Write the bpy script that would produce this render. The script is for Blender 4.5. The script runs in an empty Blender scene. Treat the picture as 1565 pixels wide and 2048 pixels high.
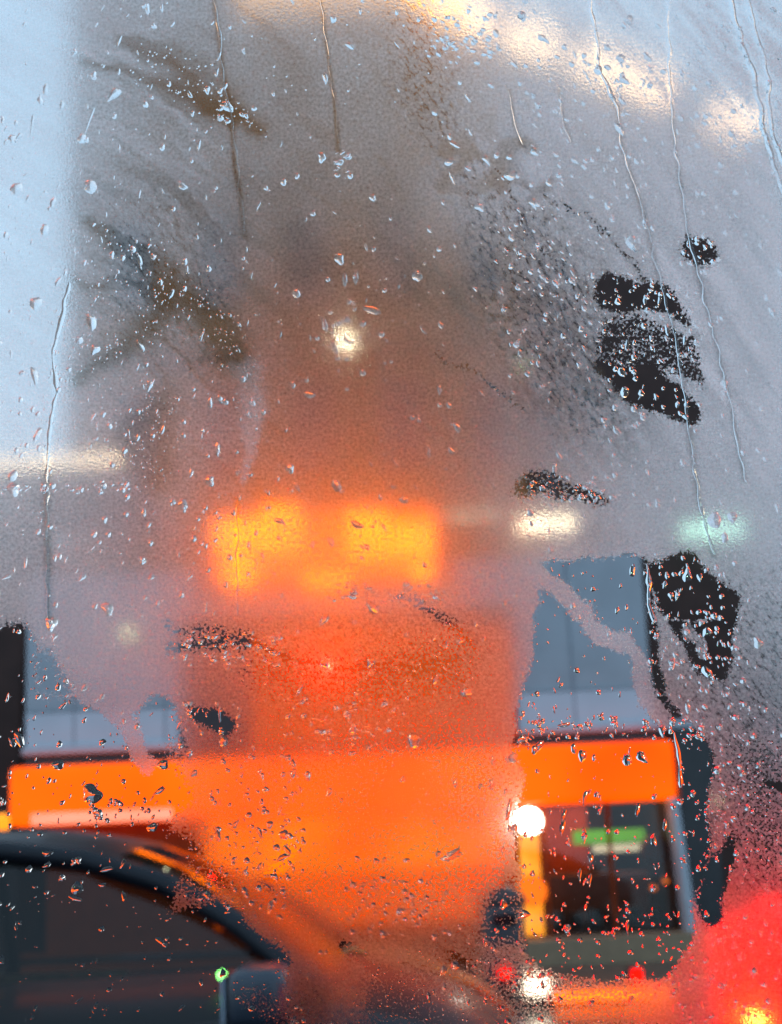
import bpy, bmesh, math, random
import numpy as np
from mathutils import Vector, Matrix, Euler

random.seed(7)
RNG = np.random.default_rng(11)
R = math.radians
scene = bpy.context.scene
col = scene.collection

# ---------------------------------------------------------------- camera
F = 1900.0            # focal length in photo pixels
W, H = 1565.0, 2048.0
SHIFT = 444.0
EYE = Vector((0, 0, 1.35))
CAMROT = (Matrix.Rotation(R(98), 3, 'X') @ Matrix.Rotation(R(-2.4), 3, 'Z'))
CX, CY = W / 2, H / 2 + SHIFT
PANE_D = 0.30
cam_d = bpy.data.cameras.new('camera')
cam = bpy.data.objects.new('camera', cam_d)
col.objects.link(cam)
cam.matrix_world = Matrix.Translation(EYE) @ CAMROT.to_4x4()
cam_d.sensor_width = 36
cam_d.sensor_fit = 'AUTO'
cam_d.lens = F / H * 36
cam_d.shift_y = SHIFT / H
cam_d.clip_start = 0.01
cam_d.clip_end = 2000
cam_d.dof.use_dof = True
cam_d.dof.focus_distance = PANE_D
cam_d.dof.aperture_fstop = cam_d.lens / 2.7
scene.camera = cam


def at(px, py, Y):
    """the world point on the plane y = Y that a photo pixel looks at"""
    d = CAMROT @ Vector(((px - CX) / F, -(py - CY) / F, -1))
    return EYE + d * (Y / d.y)


# ---------------------------------------------------------------- render and light
cy = scene.cycles
cy.use_denoising = True
cy.max_bounces = 14
cy.transmission_bounces = 12
cy.transparent_max_bounces = 24
cy.diffuse_bounces = 3
cy.glossy_bounces = 3
cy.sample_clamp_indirect = 60
cy.caustics_refractive = True
cy.caustics_reflective = False
scene.view_settings.view_transform = 'Standard'
scene.view_settings.look = 'None'
scene.view_settings.exposure = -0.1
scene.view_settings.gamma = 1

SUN_EL, SUN_AZ = 14, -60
world = bpy.data.worlds.new("World")
scene.world = world
world.use_nodes = True
nt = world.node_tree
bg = nt.nodes['Background']
sky = nt.nodes.new('ShaderNodeTexSky')
sky.sky_type = 'NISHITA'
sky.sun_disc = False
sky.sun_elevation = R(SUN_EL)
sky.sun_rotation = R(SUN_AZ)
sky.air_density = 1.6
sky.dust_density = 3.0
sky.ozone_density = 2.5
hs = nt.nodes.new('ShaderNodeHueSaturation')
hs.inputs['Saturation'].default_value = 0.7
gm = nt.nodes.new('ShaderNodeMix')
gm.data_type = 'RGBA'
gm.inputs[0].default_value = 0.65
nt.links.new(sky.outputs[0], hs.inputs['Color'])
nt.links.new(hs.outputs[0], gm.inputs[6])
gm.inputs[7].default_value = (5.2, 8.2, 11.0, 1)
nt.links.new(gm.outputs[2], bg.inputs[0])
bg.inputs[1].default_value = 0.15

sd = bpy.data.lights.new('sun', 'SUN')
sd.energy = 0.5
sd.angle = R(14)
sd.color = (.93, .97, 1)
so = bpy.data.objects.new('sun', sd)
col.objects.link(so)
so.rotation_euler = Vector((-math.sin(R(SUN_AZ)) * -1, math.cos(R(SUN_AZ)), math.tan(R(SUN_EL)))).to_track_quat('Z', 'Y').to_euler()


# ---------------------------------------------------------------- materials
def mat(name, color, rough=.6, metal=0., noise=.15, scale=8., bump=0., emit=None, strength=0., coat=0., spec=.5):
    m = bpy.data.materials.new(name)
    m.use_nodes = True
    t = m.node_tree
    p = t.nodes['Principled BSDF']
    p.inputs['Roughness'].default_value = rough
    p.inputs['Metallic'].default_value = metal
    p.inputs['Coat Weight'].default_value = coat
    p.inputs['Coat Roughness'].default_value = .08
    p.inputs['Specular IOR Level'].default_value = spec
    tc = t.nodes.new('ShaderNodeTexCoord')
    n = t.nodes.new('ShaderNodeTexNoise')
    n.inputs['Scale'].default_value = scale
    n.inputs['Detail'].default_value = 6
    t.links.new(tc.outputs['Object'], n.inputs['Vector'])
    r = t.nodes.new('ShaderNodeValToRGB')
    c = Vector(color[:3])
    r.color_ramp.elements[0].position = .3
    r.color_ramp.elements[1].position = .7
    r.color_ramp.elements[0].color = (*(c * (1 - noise)), 1)
    r.color_ramp.elements[1].color = (*(c * (1 + noise)), 1)
    t.links.new(n.outputs['Fac'], r.inputs[0])
    t.links.new(r.outputs[0], p.inputs['Base Color'])
    if bump:
        b = t.nodes.new('ShaderNodeBump')
        b.inputs['Strength'].default_value = bump
        b.inputs['Distance'].default_value = .01
        t.links.new(n.outputs['Fac'], b.inputs['Height'])
        t.links.new(b.outputs[0], p.inputs['Normal'])
    if emit:
        p.inputs['Emission Color'].default_value = (*emit, 1)
        p.inputs['Emission Strength'].default_value = strength
    return m


def mat_tinted_glass(name, tint, rough=.02, ior=1.5):
    m = bpy.data.materials.new(name)
    m.use_nodes = True
    t = m.node_tree
    t.nodes.remove(t.nodes['Principled BSDF'])
    out = t.nodes['Material Output']
    tr = t.nodes.new('ShaderNodeBsdfTransparent')
    tr.inputs[0].default_value = (*tint, 1)
    gl = t.nodes.new('ShaderNodeBsdfGlossy')
    gl.inputs['Roughness'].default_value = rough
    lw = t.nodes.new('ShaderNodeFresnel')
    lw.inputs[0].default_value = ior
    mx = t.nodes.new('ShaderNodeMixShader')
    t.links.new(lw.outputs[0], mx.inputs[0])
    t.links.new(tr.outputs[0], mx.inputs[1])
    t.links.new(gl.outputs[0], mx.inputs[2])
    t.links.new(mx.outputs[0], out.inputs[0])
    return m


def mat_lit(name, c1, c2, strength, scale=1.2):
    """a lit translucent face: the lamps behind it make it slightly uneven"""
    m = bpy.data.materials.new(name)
    m.use_nodes = True
    t = m.node_tree
    p = t.nodes['Principled BSDF']
    p.inputs['Base Color'].default_value = (*[x * .5 for x in c1], 1)
    p.inputs['Roughness'].default_value = .6
    p.inputs['Specular IOR Level'].default_value = .1
    tc = t.nodes.new('ShaderNodeTexCoord')
    n = t.nodes.new('ShaderNodeTexNoise')
    n.inputs['Scale'].default_value = scale
    n.inputs['Detail'].default_value = 2
    r = t.nodes.new('ShaderNodeValToRGB')
    r.color_ramp.elements[0].position = .35
    r.color_ramp.elements[1].position = .65
    r.color_ramp.elements[0].color = (*c1, 1)
    r.color_ramp.elements[1].color = (*c2, 1)
    t.links.new(tc.outputs['Object'], n.inputs['Vector'])
    t.links.new(n.outputs['Fac'], r.inputs[0])
    t.links.new(r.outputs[0], p.inputs['Emission Color'])
    p.inputs['Emission Strength'].default_value = strength
    return m


M = dict(
    grey_panel=mat('grey_panel', (.35, .37, .41), .5, noise=.10, scale=2),
    sill_trim=mat('sill_trim', (.27, .185, .11), .5, noise=.12),
    seam=mat('seam', (.24, .26, .30), .6),
    pale_panel=mat('pale_panel', (.52, .56, .62), .5, noise=.08, scale=1.2),
    pale_trim=mat('pale_trim', (.42, .45, .50), .45, noise=.08),
    dark_metal=mat('dark_metal', (.03, .03, .033), .35, metal=.3),
    blue_metal=mat('blue_metal', (.07, .085, .10), .45, metal=.3),
    dark_panel=mat('dark_panel', (.035, .02, .022), .5),
    warm_lit_brown=mat('warm_lit_brown', (.25, .096, .032), .85, noise=.35, scale=1.2),  # warm scattered light put into the facade's brown
    brown_stone=mat('brown_stone', (.16, .075, .035), .8, noise=.2, scale=2),
    dark_plaster=mat('dark_plaster', (.045, .019, .015), .85, noise=.3, scale=1.5),
    dark_pane=mat('dark_pane', (.01, .01, .012), .15),
    asphalt=mat('wet_asphalt', (.03, .028, .028), .2, noise=.4, scale=3, bump=.12, spec=.5),
    paving=mat('wet_paving', (.07, .05, .042), .3, noise=.3, scale=5, bump=.1, spec=.4),
    kerb=mat('kerb_stone', (.18, .16, .15), .45, noise=.2),
    paint=mat('road_paint', (.6, .6, .58), .4),
    car_black=mat('car_paint_black', (.005, .006, .012), .45, metal=.1, spec=.3, coat=.12, scale=30),
    car_grey=mat('car_paint_dark_grey', (.022, .018, .020), .3, metal=.2, coat=1., scale=30),
    rubber=mat('tyre_rubber', (.015, .015, .016), .8),
    rim=mat('wheel_rim', (.35, .36, .38), .3, metal=.9),
    tan=mat('seat_fabric_tan', (.46, .33, .18), .85, noise=.2, scale=20),
    mirror_shell=mat('mirror_shell', (.02, .028, .045), .4, coat=.2),
    orange_reflection=mat('orange_reflection', (.85, .17, .02), .22, metal=.7, coat=.6),  # reflected orange put into the metal's colour
    dark_trim=mat('dark_trim', (.012, .012, .014), .5),
    lens_clear=mat('lamp_lens', (.5, .5, .5), .1),
    car_glass=mat_tinted_glass('car_glass', (.52, .56, .57), ior=1.45),
    shop_glass=mat_tinted_glass('shop_glass', (.85, .87, .85)),
    mirror=mat('mirror_glass', (.45, .55, .7), .06, metal=1),
    orange_wall=mat('orange_wall', (.24, .038, .008), .8, spec=.15),
    slate=mat('grey_slate', (.22, .23, .26), .6),
    shelf_dark=mat('dark_shelf', (.10, .045, .03), .6),
    lit_orange=mat_lit('lit_orange_face', (1.0, .060, .0), (1.0, .115, .001), 1.75, .45),
    lit_amber=mat_lit('lit_amber_face', (1.0, .14, .0), (1.0, .185, .0), 7.6, 1.5),
    lit_pink=mat_lit('lit_pink_tube', (1.0, .33, .22), (1.0, .27, .15), 1.4),
    lit_yellow=mat_lit('lit_yellow_panel', (1.0, .36, .03), (1.0, .24, .01), 2.0, 3),
    lit_white=mat_lit('lit_white_lamp', (1, .93, .75), (1, .95, .8), 16),
    lit_disc=mat_lit('lit_orange_disc', (1, .17, .01), (1, .2, .01), 1.2),
    lit_green=mat_lit('lit_green_strip', (.13, .55, .06), (.16, .5, .05), .8),
    lit_pale=mat_lit('lit_pale_strip', (.75, .72, .5), (.7, .7, .5), 1.0),
    lit_cream=mat_lit('lit_cream_strip', (1, .78, .50), (1, .72, .42), 3.6, .4),
    lit_arch=mat_lit('lit_arch_strip', (1, .68, .40), (1, .62, .34), 4.2, .3),
    lit_gold=mat_lit('lit_gold_lamp', (1, .55, .16), (1, .5, .15), 2.4),
    lit_mint=mat_lit('lit_mint_strip', (.5, 1, .75), (.5, .95, .7), 3),
    lit_lamp=mat_lit('street_lamp_glow', (1, .90, .58), (1, .9, .6), 190),
    lit_red=mat_lit('red_lamp_glow', (1, .004, .003), (1, .01, .004), 330),
    lit_tail=mat_lit('tail_lamp_glow', (1, .003, .0), (1, .006, .001), 3),
    lit_bulb=mat_lit('tail_bulb_glow', (1, .45, .06), (1, .4, .05), 30),
    lit_led=mat_lit('green_led', (.25, 1, .18), (.25, 1, .2), 14),
    lit_dim=mat_lit('dim_lamp', (.8, .9, .45), (.8, .9, .5), 5),
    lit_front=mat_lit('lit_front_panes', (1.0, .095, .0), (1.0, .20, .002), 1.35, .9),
    board_haze=mat_lit('board_haze_glow', (1.0, .09, .008), (1.0, .15, .012), .34, .7),
    lit_spot=mat_lit('lit_kerb_spot', (1, .85, .6), (1, .9, .7), 5),
    warm_glow_strip=mat_lit('warm_glow_strip', (1, .52, .17), (1, .46, .14), 1.3, .2),
    lit_bar=mat_lit('amber_reflection_bar', (1, .12, .005), (1, .16, .01), 3.5),
    lit_amber_back=mat_lit('lit_amber_back', (1.0, .11, .0), (1.0, .14, .0), 3.0, 2),
    lit_tube=mat_lit('lit_tube', (1, .86, .55), (1, .8, .5), 9, 1),
    lit_front_low=mat_lit('lit_front_low', (1.0, .085, .0), (1.0, .13, .002), .8, 1.2),
    lit_room=mat_lit('room_lamp', (1, .42, .16), (1, .42, .15), 15),
)


# ---------------------------------------------------------------- object helpers
def link(name, me, m, parent=None):
    o = bpy.data.objects.new(name, me)
    col.objects.link(o)
    if m is not None and not me.materials:
        me.materials.append(m)
    if parent is not None:
        o.parent = parent
    return o


def tag(o, label=None, cat=None, group=None, kind=None):
    if label: o['label'] = label
    if cat: o['category'] = cat
    if group: o['group'] = group
    if kind: o['kind'] = kind
    return o


def empty(name, loc=(0, 0, 0), rz=0., **kw):
    o = bpy.data.objects.new(name, None)
    col.objects.link(o)
    o.location = loc
    o.rotation_euler = (0, 0, rz)
    o.empty_display_size = .2
    return tag(o, **kw)


class MB:
    def __init__(s):
        s.bm = bmesh.new()

    def box(s, x0, y0, z0, x1, y1, z1, bev=0.):
        t = bmesh.new()
        bmesh.ops.create_cube(t, size=1)
        bmesh.ops.scale(t, vec=(abs(x1 - x0), abs(y1 - y0), abs(z1 - z0)), verts=t.verts)
        bmesh.ops.translate(t, vec=((x0 + x1) / 2, (y0 + y1) / 2, (z0 + z1) / 2), verts=t.verts)
        if bev:
            bmesh.ops.bevel(t, geom=t.edges[:], offset=bev, segments=2, affect='EDGES', profile=.5)
        s._add(t)
        return s

    def _add(s, t):
        me = bpy.data.meshes.new('tmp')
        t.to_mesh(me)
        t.free()
        s.bm.from_mesh(me)
        bpy.data.meshes.remove(me)

    def lathe(s, prof, c=(0, 0, 0), axis='Z', n=24):
        """prof: list of (radius, height)"""
        rings = []
        for r_, h in prof:
            ring = []
            for k in range(n):
                a = 2 * math.pi * k / n
                p = (r_ * math.cos(a), r_ * math.sin(a), h)
                if axis == 'Y': p = (p[0], p[2], p[1])
                if axis == 'X': p = (p[2], p[0], p[1])
                ring.append(s.bm.verts.new((p[0] + c[0], p[1] + c[1], p[2] + c[2])))
            rings.append(ring)
        for a, b in zip(rings, rings[1:]):
            for k in range(n):
                s.bm.faces.new((a[k], a[(k + 1) % n], b[(k + 1) % n], b[k]))
        s.bm.faces.new(rings[0][::-1])
        s.bm.faces.new(rings[-1])
        return s

    def tube(s, pts, rad, n=8):
        pts = [Vector(p) for p in pts]
        rings = []
        for i, p in enumerate(pts):
            d = (pts[min(i + 1, len(pts) - 1)] - pts[max(i - 1, 0)]).normalized()
            a = d.orthogonal().normalized() if abs(d.z) > .95 else Vector((0, 0, 1)).cross(d).normalized()
            b = d.cross(a)
            r_ = rad[i] if isinstance(rad, (list, tuple)) else rad
            rings.append([s.bm.verts.new(p + (a * math.cos(2 * math.pi * k / n) + b * math.sin(2 * math.pi * k / n)) * r_) for k in range(n)])
        for a, b in zip(rings, rings[1:]):
            for k in range(n):
                s.bm.faces.new((a[k], a[(k + 1) % n], b[(k + 1) % n], b[k]))
        s.bm.faces.new(rings[0][::-1])
        s.bm.faces.new(rings[-1])
        return s

    def loft(s, sections, pick=None, cap=True):
        """sections: equal-length point lists; pick(i,j)->bool keeps a face"""
        vs = [[s.bm.verts.new(p) for p in sec] for sec in sections]
        for i in range(len(vs) - 1):
            for j in range(len(vs[0]) - 1):
                if pick is None or pick(i, j):
                    try:
                        s.bm.faces.new((vs[i][j], vs[i][j + 1], vs[i + 1][j + 1], vs[i + 1][j]))
                    except ValueError:
                        pass
        if cap:
            s.bm.faces.new(vs[0][::-1])
            s.bm.faces.new(vs[-1])
        loose = [v for v in s.bm.verts if not v.link_faces]
        bmesh.ops.delete(s.bm, geom=loose, context='VERTS')
        return s

    def prism(s, outline, y0, y1):
        """outline of (x,z) extruded from y0 to y1"""
        a = [s.bm.verts.new((x, y0, z)) for x, z in outline]
        b = [s.bm.verts.new((x, y1, z)) for x, z in outline]
        n = len(outline)
        s.bm.faces.new(a)
        s.bm.faces.new(b[::-1])
        for k in range(n):
            s.bm.faces.new((a[k], b[k], b[(k + 1) % n], a[(k + 1) % n]))
        return s

    def build(s, name, m, parent=None, smooth=False):
        bmesh.ops.recalc_face_normals(s.bm, faces=s.bm.faces)
        me = bpy.data.meshes.new(name)
        s.bm.to_mesh(me)
        s.bm.free()
        if smooth:
            for p in me.polygons: p.use_smooth = True
        return link(name, me, m, parent)


# ---------------------------------------------------------------- ground
tag(MB().box(-600, -40, -1.0, 600, 900, 0).build('ground', M['asphalt']), kind='structure')
tag(MB().box(-60, 9.6, .0, 60, 60, .12, .01).build('pavement', M['paving']), kind='structure')
tag(MB().box(-60, 9.44, .0, 60, 9.595, .135, .015).build('kerb', M['kerb']), kind='structure')
mk = MB()
for k in range(-8, 9):
    mk.box(k * 5, 6.2, .001, k * 5 + 2.2, 6.32, .005)
tag(mk.build('lane_marking', M['paint']), kind='structure')

# ---------------------------------------------------------------- the kiosk with the orange fascia
YK = 12.0


def zpx(px, py, Y): return at(px, py, Y).z
def xpx(px, py, Y): return at(px, py, Y).x


kx0, kx1 = xpx(52, 1350, YK), xpx(1382, 1300, YK)
wx1 = xpx(1420, 1650, YK)
z_par_top = zpx(680, 1128, YK)
z_par_bot = zpx(680, 1478, YK)
z_sign_t, z_sign_b = zpx(680, 1512, YK), zpx(680, 1628, YK)
sx0, sx1 = xpx(36, 1595, YK), xpx(1338, 1545, YK)
z_sill_t, z_sill_b = zpx(1215, 1868, YK), zpx(1215, 1925, YK)
ki = empty('kiosk', ((kx0 + kx1) / 2, YK, .12), label='grey roadside kiosk with a glowing orange fascia and a lit corner window', cat='kiosk')
KO = Vector(ki.location)


def kb(x0, y0, z0, x1, y1, z1, bev=0., mb=None):
    mb = mb or MB()
    return mb.box(x0 - KO.x, y0 - KO.y, z0 - KO.z, x1 - KO.x, y1 - KO.y, z1 - KO.z, bev)


kxp = xpx(1293, 1250, YK)
par = kb(kx0, YK, z_par_bot, kxp, YK + 4.6, z_par_top, .02).build('parapet', M['grey_panel'], ki)
s_ = MB()
xs = [xpx(p, 1300, YK) for p in (150, 330, 1142)]
for x in xs: kb(x - .012, YK - .012, z_par_bot + .02, x + .012, YK + .01, z_par_top - .02, mb=s_)
zz = zpx(1215, 1378, YK)
kb(kx0 + .05, YK - .014, zz - .012, kxp - .05, YK + .01, zz + .012, mb=s_)
s_.build('panel_seam', M['seam'], par)
kb(kx0 + .01, YK - .009, z_par_bot + .01, kxp - .01, YK - .002, zz - .014).build('lower_course', M['pale_panel'], par)
# lighter lower course of the parapet
kb(kx0 - .03, YK - .05, z_par_bot - .05, kx1 + .03, YK + .05, z_par_bot + .06, .02).build('drip_edge', M['pale_trim'], ki)
kb(kx0 - .02, YK + .06, z_sign_t - .02, kx1 + .02, YK + 4.5, z_par_bot - .055).build('eaves', M['dark_metal'], ki)
nb = kb(xpx(362, 1350, YK), YK - .07, zpx(680, 1500, YK), xpx(1030, 1350, YK), YK - .004, zpx(680, 1225, YK), .01).build('name_board', M['dark_panel'], ki)
kb(xpx(505, 1350, YK), YK - .10, zpx(680, 1490, YK), xpx(1026, 1350, YK), YK - .075, zpx(680, 1262, YK), .01).build('haze_glow', M['board_haze'], nb)  # added glow standing in for orange haze in front of the dark board
# lit fascia: rounded box
fas = kb(sx0, YK - .32, z_sign_b, sx1, YK + .05, z_sign_t, .07).build('fascia_sign', M['lit_orange'], ki)
kb(xpx(62, 1640, YK - .35), YK - .35, zpx(200, 1645, YK - .35), xpx(345, 1640, YK - .35), YK - .33, zpx(200, 1622, YK - .35), .008).build('light_tube', M['lit_pink'], fas)
# corner column with the big rounded top corner
xc0, xc1 = sx1 + .03, wx1
zt, zb = zpx(1380, 1462, YK), .12
rr = .28
outl = [(xc0, zb), (xc1, zb), (xc1, zt - rr)]
outl += [(xc1 - rr + rr * math.cos(a), zt - rr + rr * math.sin(a)) for a in [R(15 * k) for k in range(1, 7)]]
outl += [(xc0, zt)]
MB().prism([(x - KO.x, z - KO.z) for x, z in outl], -.30, 4.4).build('corner_column', M['dark_metal'], ki)
# front: white-lamp bay, orange bay, grey bay
bx = [xpx(p, 1730, YK) for p in (1040, 1092, 1222, 1342)]
z_gl_b, z_gl_t = z_sill_t, z_sign_b
fx = MB()
for x in (bx[1], bx[2]): kb(x - .02, YK - .06, z_gl_b, x + .02, YK - .02, z_gl_t, mb=fx)
kb(kx0, YK - .06, z_gl_b, bx[0] - .1, YK - .02, z_gl_b + .06, mb=fx)
wf = fx.build('window_frame', M['orange_wall'], ki)
kb(bx[0] - .04, YK - .005, z_gl_b, bx[3], YK + .003, z_gl_t).build('pane', M['shop_glass'], wf)
# the pale slanted jamb that runs into the sill
j0, j1 = xpx(1338, 1640, YK), xpx(1368, 1850, YK)
MB().prism([(j0 - .05 - KO.x, z_gl_t - KO.z), (j0 + .03 - KO.x, z_gl_t - KO.z), (j1 + .06 - KO.x, z_gl_b - KO.z), (j1 - .05 - KO.x, z_gl_b - KO.z)], -.36, -.08).build('window_jamb', M['pale_trim'], ki)
sl = MB()
n = 10
xa, xb = xpx(950, 1900, YK), xpx(1405, 1880, YK)
out = [(xa, z_gl_b - .02), (xb, z_gl_b + .02)]
out += [(xb - .25 * t, z_gl_b + .02 - .50 * math.sin(t * math.pi / 2)) for t in [k / n for k in range(1, n + 1)]]
out += [(xa, z_sill_b - .1)]
sl.prism([(x - KO.x, z - KO.z) for x, z in out], -.5, -.07).build('sill', M['sill_trim'], ki)
kb(kx0, YK - .06, .12, xb - .3, YK + .2, z_gl_b - .1).build('base_wall', M['orange_wall'], ki)
kb(kx0 + .3, YK - .02, z_gl_b, bx[0] - .12, YK + .1, z_gl_t - .01).build('front_wall', M['orange_wall'], ki)
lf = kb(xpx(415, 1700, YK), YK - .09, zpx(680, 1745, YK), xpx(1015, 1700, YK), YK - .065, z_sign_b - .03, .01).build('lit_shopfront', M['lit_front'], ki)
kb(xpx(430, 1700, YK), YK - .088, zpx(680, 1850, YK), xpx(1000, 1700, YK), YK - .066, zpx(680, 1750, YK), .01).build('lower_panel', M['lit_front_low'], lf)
# inside
kb(kx0 + .2, YK + 3.6, .12, kx1 - .2, YK + 3.7, z_sign_b + .2).build('back_wall', M['slate'], ki)
kb(bx[0] - .3, YK + 1.2, .12, bx[2] - .02, YK + 1.28, z_gl_t + .1).build('partition', M['orange_wall'], ki)
kb(bx[0] + .05, YK + .25, z_gl_b, bx[1] - .03, YK + .33, zpx(1070, 1665, YK)).build('lit_panel', M['lit_yellow'], ki)
c = at(1060, 1642, YK - .2)
MB().lathe([(.02, .04), (.13, .04), (.16, 0), (.13, -.07), (.03, -.10)], (c.x - KO.x, -.16, c.z - KO.z), axis='Y').build('flood_lamp', M['lit_white'], ki, True)
c = at(1062, 1782, YK)
MB().lathe([(.02, .01), (.19, .01), (.19, -.05), (.02, -.05)], (c.x - KO.x, -.05, c.z - KO.z), axis='Y').build('round_lamp', M['lit_disc'], ki)
c1, c2 = at(1150, 1700, YK + .8), at(1290, 1668, YK + .8)
kb(c1.x, YK + .8, c2.z - .10, c2.x, YK + .86, c2.z + .08).build('green_strip', M['lit_green'], ki)
kb(c1.x + .25, YK + .78, c2.z - .22, c2.x + .05, YK + .84, c2.z - .12).build('shelf_light', M['lit_pale'], ki)
sh = kb(bx[0] + .1, YK + .7, .12, bx[3] - .1, YK + 1.1, zpx(1215, 1745, YK + .8), .02).build('counter', M['shelf_dark'], ki)
q = MB()
for k in range(6):
    x = bx[1] + .1 + k * .26
    kb(x, YK + .62, z_gl_b + .02, x + .17, YK + .69, z_gl_b + .22 + .1 * random.random(), .01, q)
q.build('display_boxes', M['dark_metal'], sh)
c = at(1310, 1700, YK + .4)
MB().lathe([(.03, .04), (.16, .04), (.2, 0), (.16, -.04), (.03, -.04)], (c.x - KO.x, .4, c.z - KO.z), axis='Y').build('round_dial', M['shelf_dark'], ki)
for px, py in ((1332, 1762), (1308, 1776)):
    c = at(px, py, YK + .3)
    kb(c.x - .035, YK + .3, c.z - .03, c.x + .035, YK + .33, c.z + .03, .01).build('indicator_lamp', M['lit_disc'], sh)
kb(bx[0] + .4, YK + .5, z_gl_t + .06, bx[3] - .2, YK + .9, z_gl_t + .1).build('ceiling_lamp', M['lit_room'], ki)

# lamps on the parapet
def wall_lamp(px, py, Y, rad, m, label, ring=M['dark_metal'], name='wall_lamp', dy=0.):
    c = at(px, py, Y)
    e = empty(name, (c.x, Y, c.z), label=label, cat='lamp')
    MB().lathe([(rad * 1.3, .10), (rad * 1.3, .02), (rad * 1.1, .0)], (0, 0, 0), axis='Y').build('housing', ring, e)
    MB().lathe([(rad, -.005), (rad * .9, -rad * .5), (rad * .4, -rad * .8)], (0, 0, 0), axis='Y').build('lens', m, e, True)
    return e


wall_lamp(655, 1332, YK - .18, .05, M['lit_red'], 'small glaring red warning lamp on the dark name board')
wall_lamp(258, 1267, YK - .11, .06, M['lit_dim'], 'dim pale green lamp on the grey kiosk parapet')
wall_lamp(1432, 1603, YK - .05, .045, M['lit_cream'], 'tiny cream lamp beside the dark corner column')

# amber sign on the kiosk roof: bold bars, too fogged to read
sg = empty('amber_sign', (xpx(650, 1100, YK - .25), YK - .25, zpx(650, 1190, YK)), label='large amber lit sign above the dark name board, blurred by mist', cat='sign')
SO = sg.location


def bar(x0, y0, x1, y1, name='lit_bar'):
    a, b = at(x0, y1, YK - .25), at(x1, y0, YK - .25)
    MB().box(a.x - SO.x, -.06, a.z - SO.z, b.x - SO.x, .02, b.z - SO.z, .03).build(name, M['lit_amber'], sg)


bar(430, 1040, 520, 1098)
bar(524, 1012, 604, 1108)
bar(454, 1102, 512, 1176)
bar(696, 1018, 772, 1122)
bar(776, 1046, 868, 1110)
bar(606, 1146, 706, 1178)
bar(826, 1126, 862, 1160)
a, b = at(432, 1168, YK - .18), at(868, 1016, YK - .18)
MB().box(a.x - SO.x, .025, a.z - SO.z, b.x - SO.x, .06, b.z - SO.z, .01).build('backing_panel', M['lit_amber_back'], sg)
a, b = at(400, 1150, YK - .2), at(900, 1138, YK - .2)
MB().box(a.x - SO.x, .03, a.z - SO.z, b.x - SO.x, .09, a.z - SO.z + .08).box(a.x - SO.x, .03, a.z - SO.z - .3, a.x - SO.x + .07, .09, a.z - SO.z + .9).box(
    b.x - SO.x - .07, .03, a.z - SO.z - .3, b.x - SO.x, .09, a.z - SO.z + .9).build('sign_frame', M['dark_metal'], sg)

# ---------------------------------------------------------------- big arched hall behind
YH = 26.0
arc_px = [(560, -330), (700, -120), (820, -20), (950, 48), (1080, 100), (1210, 150), (1340, 205), (1480, 262), (1535, 330), (1556, 430), (1560, 560)]
hx0 = xpx(142, 500, YH)
top = [(hx0, zpx(142, -330, YH))] + [(at(px, py, YH).x, at(px, py, YH).z) for px, py in arc_px]
xr = top[-1][0]
hl = empty('arched_hall', ((hx0 + xr) / 2, YH, .12), label='huge dark brown hall with a warm lit arched roof edge behind the kiosk', cat='building')
HO = Vector(hl.location)
MB().prism([(hx0 - HO.x, 0), (xr - HO.x, 0)] + [(x - HO.x, z - HO.z) for x, z in top[::-1]], 0, 18).build('facade', M['dark_plaster'], hl)
fb = [(x - HO.x, z - HO.z) for x, z in top if x < xpx(1010, 300, YH)]
xe = xpx(1010, 300, YH) - HO.x
MB().prism([(hx0 - HO.x, 0), (xe, 0), (xe, fb[-1][1] - .8)] + fb[::-1], -.09, -.004).build('warm_lit_front', M['warm_lit_brown'], hl)  # overlay on the dark facade, its lighter brown stands for warm light
# the lit edge follows the arch in fixtures
pts = [Vector((at(px, py + 6, YH).x - HO.x, -.35, at(px, py + 6, YH).z - HO.z)) for px, py in arc_px[2:]]
fine = []
for a, b in zip(pts, pts[1:]):
    for k in range(4): fine.append(a.lerp(b, k / 4))
fine.append(pts[-1])
segs = [(0, 5), (6, 9), (10, 16), (18, 21)]
for i0, i1 in segs:
    MB().tube(fine[i0:i1 + 1], .42, 10).build('arch_light', M['lit_arch'], hl, True)
MB().tube([p + Vector((0, .25, .75)) for p in fine], .3, 8).build('roof_edge', M['brown_stone'], hl, True)
# stone bands and windows
bands = MB()
for z in (5.2, 10.5, 16, 21.5):
    bands.box(hx0 - HO.x - .1, -.2, z, min(xr, xpx(1000, 500, YH)) - HO.x, -.002, z + .35)
bands.build('stone_band', M['brown_stone'], hl)
for r_ in range(4):
    for c_ in range(6):
        x = hx0 - HO.x + 1.2 + c_ * 2.6
        z = 1.6 + r_ * 5.4
        w = MB().box(x, -.12, z, x + 1.3, -.003, z + 2.9)
        wo = w.build('window', M['brown_stone'], hl)
        MB().box(x + .12, -.16, z + .12, x + 1.18, -.125, z + 2.78).build('pane', M['dark_pane'], wo)
for px, py, rad in ((850, 14, .6), (905, 66, .42)):
    c = at(px, py, YH)
    MB().lathe([(rad * .5, .3), (rad, 0), (rad * .8, -.35), (rad * .3, -.5)], (c.x - HO.x, -.5, c.z - HO.z), axis='Y').build('flood_light', M['lit_gold'], hl, True)
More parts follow.
